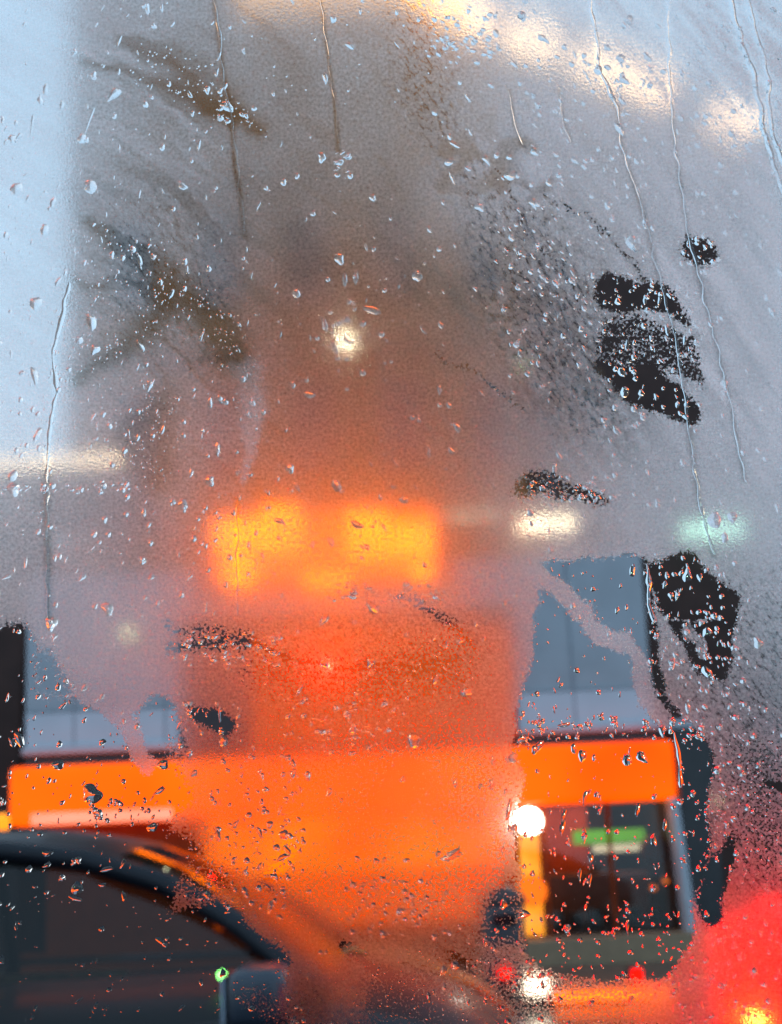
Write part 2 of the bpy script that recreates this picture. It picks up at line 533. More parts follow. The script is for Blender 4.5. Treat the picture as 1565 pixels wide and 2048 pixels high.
for (x0, x1, y, m, th) in ((470, 840, -38, 'warm_glow_strip', 1.5), (1042, 1150, 1046, 'lit_tube', .24), (1368, 1490, 1058, 'lit_mint', .45), (880, 1000, 1030, 'lit_pale', .2)):  # the golden top strip is added for a wide warm glow
    a, b = at(x0, y, YH - .4), at(x1, y, YH - .4)
    MB().box(a.x - HO.x, -.4, a.z - HO.z - th / 2, b.x - HO.x, -.1, a.z - HO.z + th / 2, .03).build('lit_strip', M[m], hl)

# lit canopy at the left
c0, c1 = at(-260, 930, 19), at(250, 930, 19)
cn = empty('canopy', ((c0.x + c1.x) / 2, 19, .12), label='flat walkway canopy with a cream lit edge, left of the hall', cat='canopy')
CO = cn.location
MB().box(c0.x - CO.x, 0, c0.z - .35, c1.x - CO.x, 4, c0.z - .1, .03).build('roof', M['slate'], cn)
MB().box(c0.x - CO.x + .1, -.08, c0.z - .32, c1.x - CO.x - .1, -.01, c0.z - .14, .02).build('light_strip', M['lit_cream'], cn)
for x in (c0.x + .4, -11.1 + 0, c1.x - .3):
    MB().lathe([(.1, 0), (.1, c0.z - .36)], (x - CO.x, .5, 0), n=12).build('post', M['blue_metal'], cn)

# dark low building at the far left
l0, l1 = at(-420, 1240, 15), at(46, 1240, 15)
lb = empty('dark_building', ((l0.x + l1.x) / 2, 15, .12), label='low unlit dark building left of the grey kiosk', cat='building')
zt = at(20, 1060, 15).z
MB().box(l0.x - lb.location.x, 0, 0, l1.x - lb.location.x, 4, zt - .12, .05).build('wall', M['dark_plaster'], lb)
MB().box(l0.x - lb.location.x - .1, -.15, zt - .12, l1.x - lb.location.x + .1, 4.1, zt + .1).build('roof_edge', M['brown_stone'], lb)
for x in (-3.2, -1.5, .1):
    w = MB().box(x, -.08, 1.4, x + .9, -.003, 2.7).build('window', M['dark_metal'], lb)
    MB().box(x + .08, -.11, 1.48, x + .82, -.085, 2.62).build('pane', M['dark_pane'], w)
wall_lamp(6, 1645, 14.85, .14, M['lit_yellow'], 'yellow lamp on the low dark building')

# ---------------------------------------------------------------- street lamps
def street_lamp(px, py, Y, rad, m, label, arm):
    c = at(px, py, Y)
    e = empty('street_lamp', (c.x + arm, Y + .3, .12), label=label, cat='street lamp')
    MB().lathe([(.09, 0), (.09, .6), (.055, .7), (.04, c.z - .1)], (0, 0, 0), n=12).build('pole', M['blue_metal'], e, True)
    MB().tube([(0, 0, c.z - .2), (-arm * .4, -.1, c.z + .06), (-arm, -.3, c.z + .03)], .03).build('arm', M['blue_metal'], e, True)
    MB().lathe([(rad * 1.6, .0), (rad * 1.4, .08), (rad * .4, .14)], (-arm, -.3, c.z - .12), n=20).build('lamp_hood', M['dark_metal'], e, True)
    MB().lathe([(rad * .5, -rad), (rad, -rad * .4), (rad * .9, 0)], (-arm, -.3, c.z - .13), n=20).build('lamp_globe', m, e, True)


street_lamp(692, 676, 17, .065, M['lit_lamp'], 'street lamp with a glaring warm white globe in front of the hall', .7)
street_lamp(1048, 726, 24, .07, M['lit_dim'], 'distant street lamp with a faint yellow glow, right of the bright lamp', .6)

# ---------------------------------------------------------------- kerbside things
def kerb_light(px0, px1, py, Y, h, m, label, name='kerb_light'):
    a, b = at(px0, py, Y), at(px1, py, Y)
    e = empty(name, ((a.x + b.x) / 2, Y, 0), label=label, cat='light')
    w = (b.x - a.x) / 2
    z = (a.z + b.z) / 2
    MB().box(-w - .02, .025, 0, w + .02, .12, z + h + .02, .01).build('housing', M['dark_metal'], e)
    MB().box(-w, -.01, z - h, w, .02, z + h, .012).build('lens', m, e)


kerb_light(1110, 1345, 1990, 9.2, .05, M['lit_bar'], 'long low amber bar of reflected glow at the kerb before the kiosk')  # glowing bar in place of the fascia's reflection on the wet road
kerb_light(1052, 1098, 1972, 9.1, .075, M['lit_spot'], 'low white glaring light at the left end of the amber bar')
kerb_light(998, 1022, 1946, 9.3, .05, M['lit_tail'], 'small red kerb light left of the low white light')
kerb_light(1264, 1286, 1950, 9.3, .055, M['lit_tail'], 'small red kerb light above the amber bar')

c = at(1000, 1770, 9.9)
bn = empty('litter_bin', (c.x, 9.9, .12), label='blue grey litter bin with a domed lid before the kiosk', cat='bin')
hgt = c.z - .12
MB().lathe([(.20, 0), (.22, .05), (.24, hgt - .25), (.24, hgt - .2)]).build('body', M['blue_metal'], bn, True)
MB().lathe([(.26, hgt - .195), (.26, hgt - .15), (.2, hgt - .05), (.08, hgt)]).build('lid', M['dark_metal'], bn, True)
MB().box(-.12, -.262, hgt - .4, .12, -.235, hgt - .28, .005).build('opening', M['dark_pane'], bn)


# ---------------------------------------------------------------- cars
def interp(x, pts):
    return float(np.interp(x, [p[0] for p in pts], [p[1] for p in pts]))


def make_car(name, loc, rz, label, prof_top, belt, body_m, xr, xf, lit_tail=False, scale_z=1., seats=True):
    """prof_top: (x, z) of the cabin outline; belt: (x, z) of bonnet, waist and boot"""
    e = empty(name, loc, rz, label=label, cat='car')
    hw = .86
    N = 44
    xs = [xr + (xf - xr) * k / N for k in range(N + 1)]

    def hwid(x):
        u = (x - xr) / (xf - xr)
        return hw * (1 - .22 * max(0, (u - .86) / .14) ** 2 - .16 * max(0, (.10 - u) / .10) ** 2)
    secs = []
    for x in xs:
        w = hwid(x)
        z = interp(x, belt)
        lo = .24
        sec = [(x, -w * .80, lo), (x, -w * .97, lo + .08), (x, -w, .52), (x, -w * .985, z - .12), (x, -w * .93, z - .02), (x, -w * .8, z + .015),
               (x, -w * .45, z + .04), (x, 0, z + .05)]
        sec += [(p[0], -p[1], p[2]) for p in sec[-2::-1]]
        secs.append(sec)
    MB().loft(secs).build('body', body_m, e, True)
    # cabin
    x0, x1 = prof_top[0][0], prof_top[-1][0]
    n2 = 36
    cs = []
    for k in range(n2 + 1):
        x = x0 + (x1 - x0) * k / n2
        zt_ = interp(x, prof_top)
        zb_ = interp(x, belt) + .0
        hgt_ = max(zt_ - zb_, .004)
        s = min(1, hgt_ / .42)
        sec = [(x, -.79, zb_), (x, -.79 + .10 * s, zb_ + hgt_ * .5), (x, -.79 + .19 * s, zb_ + hgt_ * .88), (x, -.79 + .27 * s, zb_ + hgt_ * .975), (x, -.26, zt_ + .02 * s), (x, 0, zt_ + .028 * s)]
        sec += [(p[0], -p[1], p[2]) for p in sec[-2::-1]]
        cs.append(sec)
    zmax = max(p[1] for p in prof_top)
    flat = [i for i in range(n2) if min(interp(cs[i][0][0], prof_top), interp(cs[i + 1][0][0], prof_top)) > zmax - .10]
    nj = len(cs[0]) - 1
    isroof = lambda i, j: (i in flat) and 2 <= j <= nj - 3
    MB().loft(cs, isroof, False).build('roof', body_m, e, True)
    MB().loft(cs, lambda i, j: not isroof(i, j), False).build('glass', M['car_glass'], e, True)
    for s in (1, -1):
        rail = [(c_[2][0], c_[2][1] * s * 1.01, c_[2][2] + .012) for c_ in cs]
        MB().tube(rail, .034, 8).build('roof_rail', body_m, e, True)
        for xb_ in (x0 + (x1 - x0) * .46, x0 + (x1 - x0) * .2):
            k = int(round((xb_ - x0) / (x1 - x0) * n2))
            c_ = cs[k]
            MB().tube([(c_[q_][0], c_[q_][1] * s * 1.005, c_[q_][2]) for q_ in range(3)], .03, 6).build('pillar', M['dark_trim'], e, True)
        # waist trim, mirror, handles
        MB().tube([(c_[0][0], c_[0][1] * s * 1.03, c_[0][2] + .01) for c_ in cs[3:-2]], .012, 6).build('waist_trim', M['dark_trim'], e, True)
        ym = .95 * s
        xm = x1 - .14
        zm = interp(xm, belt) + .07
        mi = MB().box(xm - .07, ym - .11, zm - .06, xm + .07, ym + .11, zm + .08, .035).build('mirror', M['mirror_shell'], e, True)
        MB().box(xm - .078, ym - .09, zm - .045, xm - .072, ym + .09, zm + .065).build('mirror_glass', M['mirror'], mi)
        MB().tube([(xm, .78 * s, zm - .06), (xm, .88 * s, zm - .03)], .02, 6).build('mirror_arm', M['dark_trim'], mi)
        for xh in (x0 + (x1 - x0) * .40, x0 + (x1 - x0) * .7):
            MB().box(xh - .1, s * .865, .80, xh + .1, s * .885, .83, .008).build('door_handle', body_m, e)
    for s in (1, -1):
        for xw in (xr + .78, xf - .80):
            w = MB().lathe([(.20, -.1), (.30, -.1), (.315, -.07), (.315, .07), (.30, .1), (.20, .1)], (xw, s * .78, .315), axis='Y', n=28).build('wheel', M['rubber'], e, True)
            MB().lathe([(.05, -.105), (.19, -.108), (.2, -.09), (.2, .09), (.19, .108), (.05, .105)], (xw, s * .78, .315), axis='Y', n=20).build('rim', M['rim'], w)
        zf = interp(xf - .15, belt)
        MB().box(xf - .16, s * .45, zf - .16, xf - .02, s * .72, zf - .05, .03).build('headlight', M['lens_clear'], e, True)
        zr = interp(xr + .05, belt)
        tl = MB().box(xr - .03, s * .40, zr - (.48 if lit_tail else .3), xr + (.5 if lit_tail else .2), s * (.875 if lit_tail and s < 0 else .80), zr + (.1 if lit_tail else .04), .03).build('tail_light', M['lit_tail'] if lit_tail else M['dark_trim'], e, True)
        if lit_tail:
            MB().lathe([(.005, .012), (.015, .008), (.015, 0)], (xr + .06, s * .884, zr - .12), axis='Y', n=12).build('bulb', M['lit_bulb'], tl)
    MB().box(xr - .04, -.7, .34, xr + .1, .7, .5, .04).build('bumper', body_m, e, True)
    if seats:
        for s in (1, -1):
            for xs_, hh in ((x0 + (x1 - x0) * .50, 1.16), (x0 + (x1 - x0) * .20, 1.08)):
                st = MB().box(xs_ - .22, s * .38 - .25, .62, xs_ - .06, s * .38 + .25, hh, .06).build('seat', M['tan'], e, True)
                MB().box(xs_ - .20, s * .38 - .12, hh + .02, xs_ - .1, s * .38 + .12, hh + .17, .04).build('headrest', M['tan'], st, True)
        MB().box(x1 - .75, -.7, .72, x1 - .3, .7, .96, .06).build('dashboard', M['dark_trim'], e, True)
        MB().box(x1 - .93, -.76, .40, x0 + .4, -.72, .93, .01).build('door_lining', M['tan'], e)
        MB().box(x1 - .93, .70, .40, x0 + .4, .74, .98, .01).build('door_lining', M['tan'], e)
    return e


# nose points to +x; near side faces the camera
XW = -.20
top1 = [(-1.75, .98), (-1.45, 1.22), (-1.15, 1.42), (-.8, 1.49), (-.35, 1.505), (.05, 1.495), (.28, 1.455), (.50, 1.37), (.70, 1.25), (.95, 1.03)]
belt1 = [(-2.2, .80), (-2.1, .92), (-1.75, .97), (-.5, .93), (.6, .95), (.95, 1.0), (1.2, .94), (1.45, .83), (1.60, .70), (1.68, .55)]
car1 = make_car('parked_car', (XW - .95, 3.30, 0), 0, 'near black hatchback beside the window, a tiny green light glowing inside it', top1, belt1, M['car_black'], -2.2, 1.68)
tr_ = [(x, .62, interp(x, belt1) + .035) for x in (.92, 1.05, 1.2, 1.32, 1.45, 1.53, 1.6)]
MB().tube(tr_, [.018, .03, .034, .034, .03, .026, .014], 10).build('bonnet_reflection', M['orange_reflection'], car1, True)  # orange tube standing in for the fascia's reflection on the wet bonnet
c = at(445, 1950, 3.0)
led = MB().lathe([(.004, .004), (.012, .002), (.013, -.003), (.006, -.006)], (c.x - car1.location.x, 3.0 - 3.30, c.z), axis='Y', n=14)
led.build('dashboard_light', M['lit_led'], car1)

top3 = [(-2.05, 1.30), (-1.85, 1.52), (-1.5, 1.60), (-.6, 1.62), (.2, 1.58), (.6, 1.40), (1.1, 1.06)]
belt3 = [(-2.2, .95), (-2.12, 1.16), (-2.0, 1.18), (-.5, 1.04), (1.1, 1.04), (1.6, .98), (2.1, .82), (2.2, .6)]
A3 = R(-25)
K3 = Vector((.80, 2.38, 0)) - Matrix.Rotation(A3, 3, 'Z') @ Vector((-2.2, -.8, 0))
car3 = make_car('parked_car', K3, A3, 'dark car with a glaring red tail light ahead of the black hatchback', top3, belt3, M['car_grey'], -2.2, 2.2, lit_tail=True, seats=False)

# ---------------------------------------------------------------- the window and what clings to it
PM = Matrix.Translation(EYE) @ CAMROT.to_4x4() @ Matrix.Translation((0, 0, -PANE_D))
U = PANE_D / F                     # metres on the pane per photo pixel


def P(px, py): return (px - CX) * U, -(py - CY) * U


GX0, GX1, GY0, GY1, GS = -1500, 3060, -1100, 2900, 4.0
gx = np.concatenate([np.arange(GX0, -200, 20.), np.arange(-200, 1765, GS), np.arange(1765, GX1 + 1, 20.)])
gy = np.concatenate([np.arange(GY0, -200, 20.), np.arange(-200, 2248, GS), np.arange(2248, GY1 + 1, 20.)])
GX1, GY1 = gx[-1], gy[-1]
PX, PY = np.meshgrid(gx, gy)


def vnoise(scale, seed, sx=1., sy=1., rot=0.):
    """smooth value noise in 0..1 over the grid"""
    rng = np.random.default_rng(seed)
    c_, s_n = math.cos(rot), math.sin(rot)
    a = ((PX * c_ + PY * s_n) / (scale * sx)) + 200
    b = ((-PX * s_n + PY * c_) / (scale * sy)) + 200
    t = rng.random((1024, 1024))
    i, j = np.floor(a).astype(int), np.floor(b).astype(int)
    fa, fb = a - i, b - j
    fa, fb = fa * fa * (3 - 2 * fa), fb * fb * (3 - 2 * fb)
    g = lambda p, q: t[p % 1024, q % 1024]
    return (g(i, j) * (1 - fa) + g(i + 1, j) * fa) * (1 - fb) + (g(i, j + 1) * (1 - fa) + g(i + 1, j + 1) * fa) * fb


def fbm(scale, seed, **k):
    return (vnoise(scale, seed, **k) * .55 + vnoise(scale / 2.1, seed + 1, **k) * .3 + vnoise(scale / 4.3, seed + 2, **k) * .15)


WX = PX + (fbm(60, 5) - .5) * 40 + (fbm(16, 8) - .5) * 14
WY = PY + (fbm(60, 15) - .5) * 40 + (fbm(16, 18) - .5) * 14


def blur(a, n):
    n = int(max(1, round(n / GS)))
    for ax in (0, 1):
        for _ in range(2):
            c_ = np.cumsum(np.pad(a, [(n + 1, n) if q == ax else (0, 0) for q in (0, 1)], mode='edge'), axis=ax)
            a = (np.take(c_, range(2 * n + 1, c_.shape[ax]), axis=ax) - np.take(c_, range(0, c_.shape[ax] - 2 * n - 1), axis=ax)) / (2 * n + 1)
    return a


def poly(pts, soft=6, warp=True):
    X_, Y_ = (WX, WY) if warp else (PX, PY)
    ins = np.zeros(PX.shape, bool)
    n_ = len(pts)
    for k in range(n_):
        x0, y0 = pts[k]
        x1, y1 = pts[(k + 1) % n_]
        cond = ((y0 > Y_) != (y1 > Y_))
        with np.errstate(divide='ignore', invalid='ignore'):
            xi = (x1 - x0) * (Y_ - y0) / ((y1 - y0) or 1e-9) + x0
        ins ^= cond & (X_ < xi)
    return blur(ins.astype(float), soft)


def stroke(pts, wid, power=2., warp=True):
    """soft mask along a polyline; wid is one width or one for each point"""
    X_, Y_ = (WX, WY) if warp else (PX, PY)
    best = np.zeros(PX.shape)
    ws = wid if isinstance(wid, (list, tuple)) else [wid] * len(pts)
    for k in range(len(pts) - 1):
        (x0, y0), (x1, y1) = pts[k], pts[k + 1]
        dx, dy = x1 - x0, y1 - y0
        t = np.clip(((X_ - x0) * dx + (Y_ - y0) * dy) / (dx * dx + dy * dy), 0, 1)
        d = np.hypot(X_ - x0 - t * dx, Y_ - y0 - t * dy)
        w = ws[k] + (ws[k + 1] - ws[k]) * t
        best = np.maximum(best, np.exp(-(d / w) ** power))
    return best


# veil: how much scattered light the mist sends on; by control points
VC = [(-300, 0, .45, 300), (0, 0, .45, 200), (0, 500, .45, 200), (0, 900, .4, 150), (200, 60, .45, 120), (200, 350, .42, 150), (330, 400, .34, 120), (450, 60, .11, 120),
      (480, 350, .13, 120), (640, 150, .035, 150), (700, 420, .035, 150), (850, 250, .07, 90), (600, 650, .035, 150), (850, 600, .07, 120), (900, 100, .14, 80),
      (1000, 150, .45, 90), (990, 320, .62, 80), (960, 480, .3, 70), (930, 380, .45, 50), (1120, 560, .42, 90), (1080, 420, .5, 70), (1150, 780, .4, 90), (1000, 700, .2, 90),
      (1250, 350, .75, 120), (1200, 60, .75, 120), (1500, 80, .9, 150), (1450, 400, .95, 150), (1500, 750, .95, 150), (1400, 950, .85, 120), (1250, 950, .68, 90),
      (1050, 920, .24, 90), (850, 850, .09, 120), (600, 900, .05, 120), (430, 850, .12, 80), (230, 850, .22, 80), (250, 650, .34, 90), (160, 780, .4, 60),
      (120, 1100, .34, 90), (250, 1200, .30, 100), (320, 1050, .20, 70), (600, 1100, .04, 130), (880, 1150, .06, 70), (980, 1200, .16, 70), (1150, 1080, .40, 80),
      (1350, 1060, .60, 90), (1530, 1100, .66, 90), (1520, 1250, .34, 90), (1500, 1450, .14, 100), (1500, 1650, .07, 80), (1500, 1900, .03, 120),
      (600, 1330, .05, 100), (800, 1500, .03, 150), (700, 1700, .04, 120), (880, 1800, .03, 80), (750, 1950, .02, 120), (950, 1350, .06, 60), (1000, 1500, .05, 60), (300, 1450, .2, 60),
      (500, 1550, .03, 80)]
num = np.zeros(PX.shape)
den = np.zeros(PX.shape) + 1e-9
for x, y, v, s in VC:
    w = np.exp(-(((WX - x) ** 2 + (WY - y) ** 2) / (2 * s * s))) + 1e-7
    num += w * v
    den += w
veil = num / den
fog = np.ones(PX.shape)
clear = np.zeros(PX.shape)
beads = np.zeros(PX.shape)

# streaky wipes that radiate down-right from the upper left
for k in range(70):
    y0 = 40 + 560 * RNG.random()
    x0 = 110 + 130 * RNG.random()
    L = 150 + 330 * RNG.random()
    a = R(24 + 16 * RNG.random() + (y0 - 300) * .02)
    st = stroke([(x0, y0), (x0 + L * .5 * math.cos(a), y0 + L * .5 * math.sin(a)), (x0 + L * math.cos(a + .1), y0 + L * math.sin(a + .1))], [3, 7, 3])
    veil = veil * (1 - st * (.62 if k % 2 else -.30))
for pts, w, amt in (([(230, 80), (330, 120), (440, 205), (520, 260)], [12, 24, 34, 16], .78), ([(170, 112), (280, 150), (400, 205), (480, 240)], [9, 16, 20, 14], .72),
                    ([(180, 440), (260, 520), (330, 560), (400, 610), (450, 680), (490, 760)], [20, 40, 50, 48, 44, 30], .88),
                    ([(330, 610), (280, 660), (220, 710), (150, 770)], [34, 34, 28, 12], .78), ([(150, 560), (230, 570), (330, 590)], [6, 12, 20], .5)):
    st = stroke(pts, w)
    veil = veil * (1 - amt * st)
    fog = fog * (1 - .25 * st)
    beads = np.maximum(beads, st * .6)
for pts, w, amt in (([(160, 200), (300, 240), (420, 300), (500, 390)], [8, 14, 16, 8], .45), ([(140, 300), (260, 340), (390, 410), (470, 520)], [8, 16, 18, 10], .4),
                    ([(200, 60), (350, 90), (480, 170), (560, 260)], [6, 12, 14, 8], .4), ([(130, 480), (260, 505), (380, 560)], [6, 12, 10], .45), ([(240, 640), (180, 690), (140, 760)], [10, 12, 8], .4)):
    veil = veil * (1 - amt * stroke(pts, w))
# column of wet drips below that wipe
st = stroke([(490, 740), (505, 820), (495, 900), (475, 975)], [34, 30, 18, 8], 4)
veil = veil * (1 - st) + .30 * st
beads = np.maximum(beads, st * .8)
st = poly([(350, 770), (355, 900), (330, 980), (290, 990), (230, 940), (230, 860), (300, 780)], 14)
veil *= 1 - .6 * st
fog *= 1 - .2 * st
beads = np.maximum(beads, st * .6)
# mottled spray on the right of the brown centre
mott = np.clip((fbm(17, 41, sy=1.7, rot=-.7) - .47) * 8, 0, 1)
global_mot = np.zeros(PX.shape)
zone = blur(poly([(760, -60), (940, -60), (900, 200), (1120, 420), (1260, 640), (1250, 900), (1100, 860), (960, 620), (930, 420), (800, 200)], 20), 30)
veil = veil * (1 - zone * mott * .35)
global_mot = np.maximum(zone * 1.0, .75 * blur(poly([(1320, 1180), (1640, 1100), (1640, 1900), (1440, 1780)], 30), 40))
global_mot = np.maximum(global_mot, .8 * blur(poly([(470, 1260), (760, 1230), (1010, 1240), (1000, 1400), (560, 1440)], 30), 30))
global_mot = np.maximum(global_mot, .55 * blur(poly([(200, 350), (420, 420), (480, 760), (200, 640)], 30), 40))
global_mot = np.maximum(global_mot, .5 * blur(poly([(640, 1740), (980, 1760), (1000, 2100), (600, 2100)], 30), 40))
# finger marks
veil += .22 * np.exp(-(((PX - 1000) / 150) ** 2 + ((PY - 310) / 110) ** 2))
for pts_, w_, amt in (([(885, 300), (900, 282), (925, 275), (935, 300), (915, 330), (893, 350)], 17, .92), ([(935, 300), (990, 325)], 10, .8),
                      ([(1000, 375), (1008, 320), (1025, 288), (1050, 282), (1068, 305)], [20, 24, 22, 18, 12], .95), ([(1000, 375), (1060, 360)], 9, .6),
                      ([(880, 365), (960, 375), (1010, 385)], 8, .6), ([(1070, 400), (1082, 372), (1100, 362)], 12, .7), ([(975, 250), (990, 215)], 8, .5)):
    m_ = stroke(pts_, w_, 3)
    veil *= 1 - amt * m_
    global_mot *= 1 - m_
# rubbed streaks, upper right
s1 = fbm(60, 60, sx=3.5, sy=.35, rot=R(40))
zone = blur(poly([(950, -400), (2000, -400), (2000, 700), (1500, 420), (1200, 200)], 30), 60)
veil *= 1 + zone * (s1 - .5) * 1.1
# hand-wiped streaks over the whole upper half, and none of the white veil over the lit shop
sa = vnoise(26, 61, sx=9, sy=.8, rot=R(33)) * .6 + vnoise(11, 62, sx=12, sy=.8, rot=R(35)) * .4
sb_ = vnoise(26, 63, sx=9, sy=.8, rot=R(58)) * .6 + vnoise(11, 64, sx=12, sy=.8, rot=R(52)) * .4
wl = 1 / (1 + np.exp((WX - 720) / 90))
strk = sa * wl + sb_ * (1 - wl)
up = 1 / (1 + np.exp((WY - 960) / 90))
veil = veil * (1 + up * (strk - .5) * .75) + up * .02 * np.clip(strk - .5, 0, 1)
fog = fog * (1 - up * np.clip(strk - .55, 0, 1) * .5)
veil *= 1 - .3 * stroke([(860, 20), (1000, 70), (1150, 130), (1300, 190)], 45)
veil *= 1 - .25 * stroke([(1400, 240), (1500, 262)], 50)
low = poly([(370, 1010), (900, 960), (1030, 1300), (1040, 1800), (800, 1900), (500, 1860), (380, 1500)], 60, True)
veil *= 1 - .75 * low
low2 = blur(poly([(340, 1440), (1040, 1440), (1040, 1900), (1200, 1900), (1200, 2500), (500, 2500)], 30), 60)
scatter = 1 - .55 * low2 + .25 * (fbm(70, 95) - .5)
scatter += .55 * np.exp(-(((PX - 660) / 340) ** 2 + ((PY - 1090) / 270) ** 2)) + .5 * np.exp(-(((PX - 760) / 300) ** 2 + ((PY - 1900) / 120) ** 2))
scatter = np.clip(scatter, 0, 1.55)
# general unevenness
veil *= .86 + .28 * fbm(90, 70) + .2 * (fbm(12, 77) - .5)
fog *= .82 + .3 * fbm(140, 80)

# wiped clear
def add_clear(m_, v=1.):
    global clear
    clear = np.maximum(clear, m_ * v)


add_clear(poly([(-420, 1255), (20, 1250), (62, 1262), (70, 1330), (75, 1395), (190, 1400), (230, 1440), (330, 1395), (362, 1440), (372, 1530), (385, 1610), (330, 1660),
                (410, 1700), (365, 1770), (330, 1850), (430, 1800), (530, 1870), (575, 1900), (575, 2000), (545, 2500), (-420, 2500)], 12))
add_clear(poly([(950, 1890), (972, 1800), (1000, 1755), (1045, 1745), (1060, 1900)], 14), .7)
add_clear(poly([(60, 1300), (110, 1290), (160, 1400), (60, 1400)], 14), .9)
add_clear(poly([(340, 1640), (420, 1690), (470, 1760), (400, 1830), (350, 1790)], 14), .6)
add_clear(poly([(560, 1660), (600, 1690), (560, 1760), (530, 1800), (500, 1760), (545, 1720)], 8), .62)
clear *= 1 - .5 * stroke([(500, 1990), (570, 2020)], 36, 3)
clear *= 1 - .95 * stroke([(190, 1390), (240, 1440), (300, 1530)], [26, 24, 26], 3)
clear *= 1 - .5 * stroke([(370, 1560), (350, 1500)], 20, 3)
add_clear(poly([(1072, 1112), (1292, 1112), (1300, 1180), (1304, 1270), (1345, 1400), (1400, 1455), (1425, 1500), (1415, 1700), (1395, 1800), (1385, 1900), (1330, 1960),
                (1200, 1965), (1100, 1930), (1050, 1900), (1042, 1820), (1042, 1640), (1036, 1500), (1048, 1400), (1070, 1300)], 9))
clear *= 1 - .97 * stroke([(1050, 1125), (1120, 1180), (1190, 1250), (1262, 1310), (1300, 1390), (1330, 1440)], [24, 26, 26, 20, 26, 18], 3)
add_clear(stroke([(1180, 1200), (1250, 1290), (1340, 1410)], 16, 3), .0)
add_clear(poly([(960, 1890), (1300, 1930), (1330, 2048), (1250, 2300), (900, 2300), (700, 2060), (720, 1930)], 40), .45)
add_clear(stroke([(690, 1895), (780, 1950), (860, 2000), (930, 2060)], [12, 22, 28, 30], 4), .62)
add_clear(stroke([(905, 1905), (940, 1980), (985, 2060)], [10, 20, 24], 4), .58)
add_clear(stroke([(330, 1250), (400, 1270), (470, 1280)], [12, 24, 14], 3), .45)
add_clear(poly([(730, 1935), (860, 1990), (940, 2060), (720, 2200)], 12), .6)
add_clear(poly([(1395, 1740), (1440, 1700), (1462, 1660), (1475, 1670), (1462, 1760), (1440, 1845), (1412, 1850)], 6))
add_clear(poly([(1430, 1430), (1600, 1480), (1600, 1820), (1460, 1740)], 40), .40)
add_clear(poly([(1500, 1548), (1580, 1575), (1600, 1600), (1540, 1585)], 5), .95)
add_clear(poly([(1355, 500), (1385, 462), (1425, 480), (1442, 520), (1420, 545), (1390, 532)], 8), .82)
add_clear(poly([(1185, 560), (1230, 550), (1290, 562), (1345, 590), (1390, 645), (1345, 640), (1300, 618), (1240, 625), (1200, 605)], 7))
add_clear(poly([(1200, 640), (1260, 622), (1320, 645), (1400, 660), (1412, 770), (1350, 750), (1280, 730), (1200, 720)], 8), .66)
add_clear(poly([(1194, 706), (1250, 712), (1318, 728), (1350, 770), (1402, 815), (1395, 858), (1330, 838), (1260, 812), (1208, 762)], 7))
add_clear(poly([(1288, 1128), (1372, 1104), (1430, 1148), (1490, 1190), (1472, 1245), (1466, 1310), (1442, 1362), (1408, 1352), (1370, 1290), (1320, 1245), (1298, 1180)], 7))
clear *= 1 - .8 * stroke([(1385, 1265), (1410, 1300)], 15, 4)
clear *= 1 - .6 * stroke([(1310, 1245), (1440, 1243)], 4, 3)
add_clear(poly([(372, 1412), (418, 1402), (474, 1432), (450, 1472), (428, 1450), (395, 1440)], 7))
add_clear(poly([(1040, 950), (1090, 940), (1130, 965), (1260, 1008), (1150, 1010), (1030, 985)], 9), .66)
add_clear(stroke([(350, 1300), (480, 1285), (560, 1310), (700, 1330), (900, 1325)], [16, 20, 12, 9, 12]), .58)
add_clear(poly([(440, 1290), (700, 1300), (960, 1240), (960, 1390), (760, 1430), (500, 1390)], 40), .44)
add_clear(stroke([(800, 1190), (900, 1240), (945, 1290)], 14), .5)
add_clear(stroke([(870, 700), (960, 760), (1050, 820)], 7), .42)
add_clear(stroke([(1000, 350), (1060, 480), (1110, 520), (1160, 620)], 9), .40)
add_clear(stroke([(1090, 380), (1160, 420), (1230, 470), (1290, 560)], 8), .5)
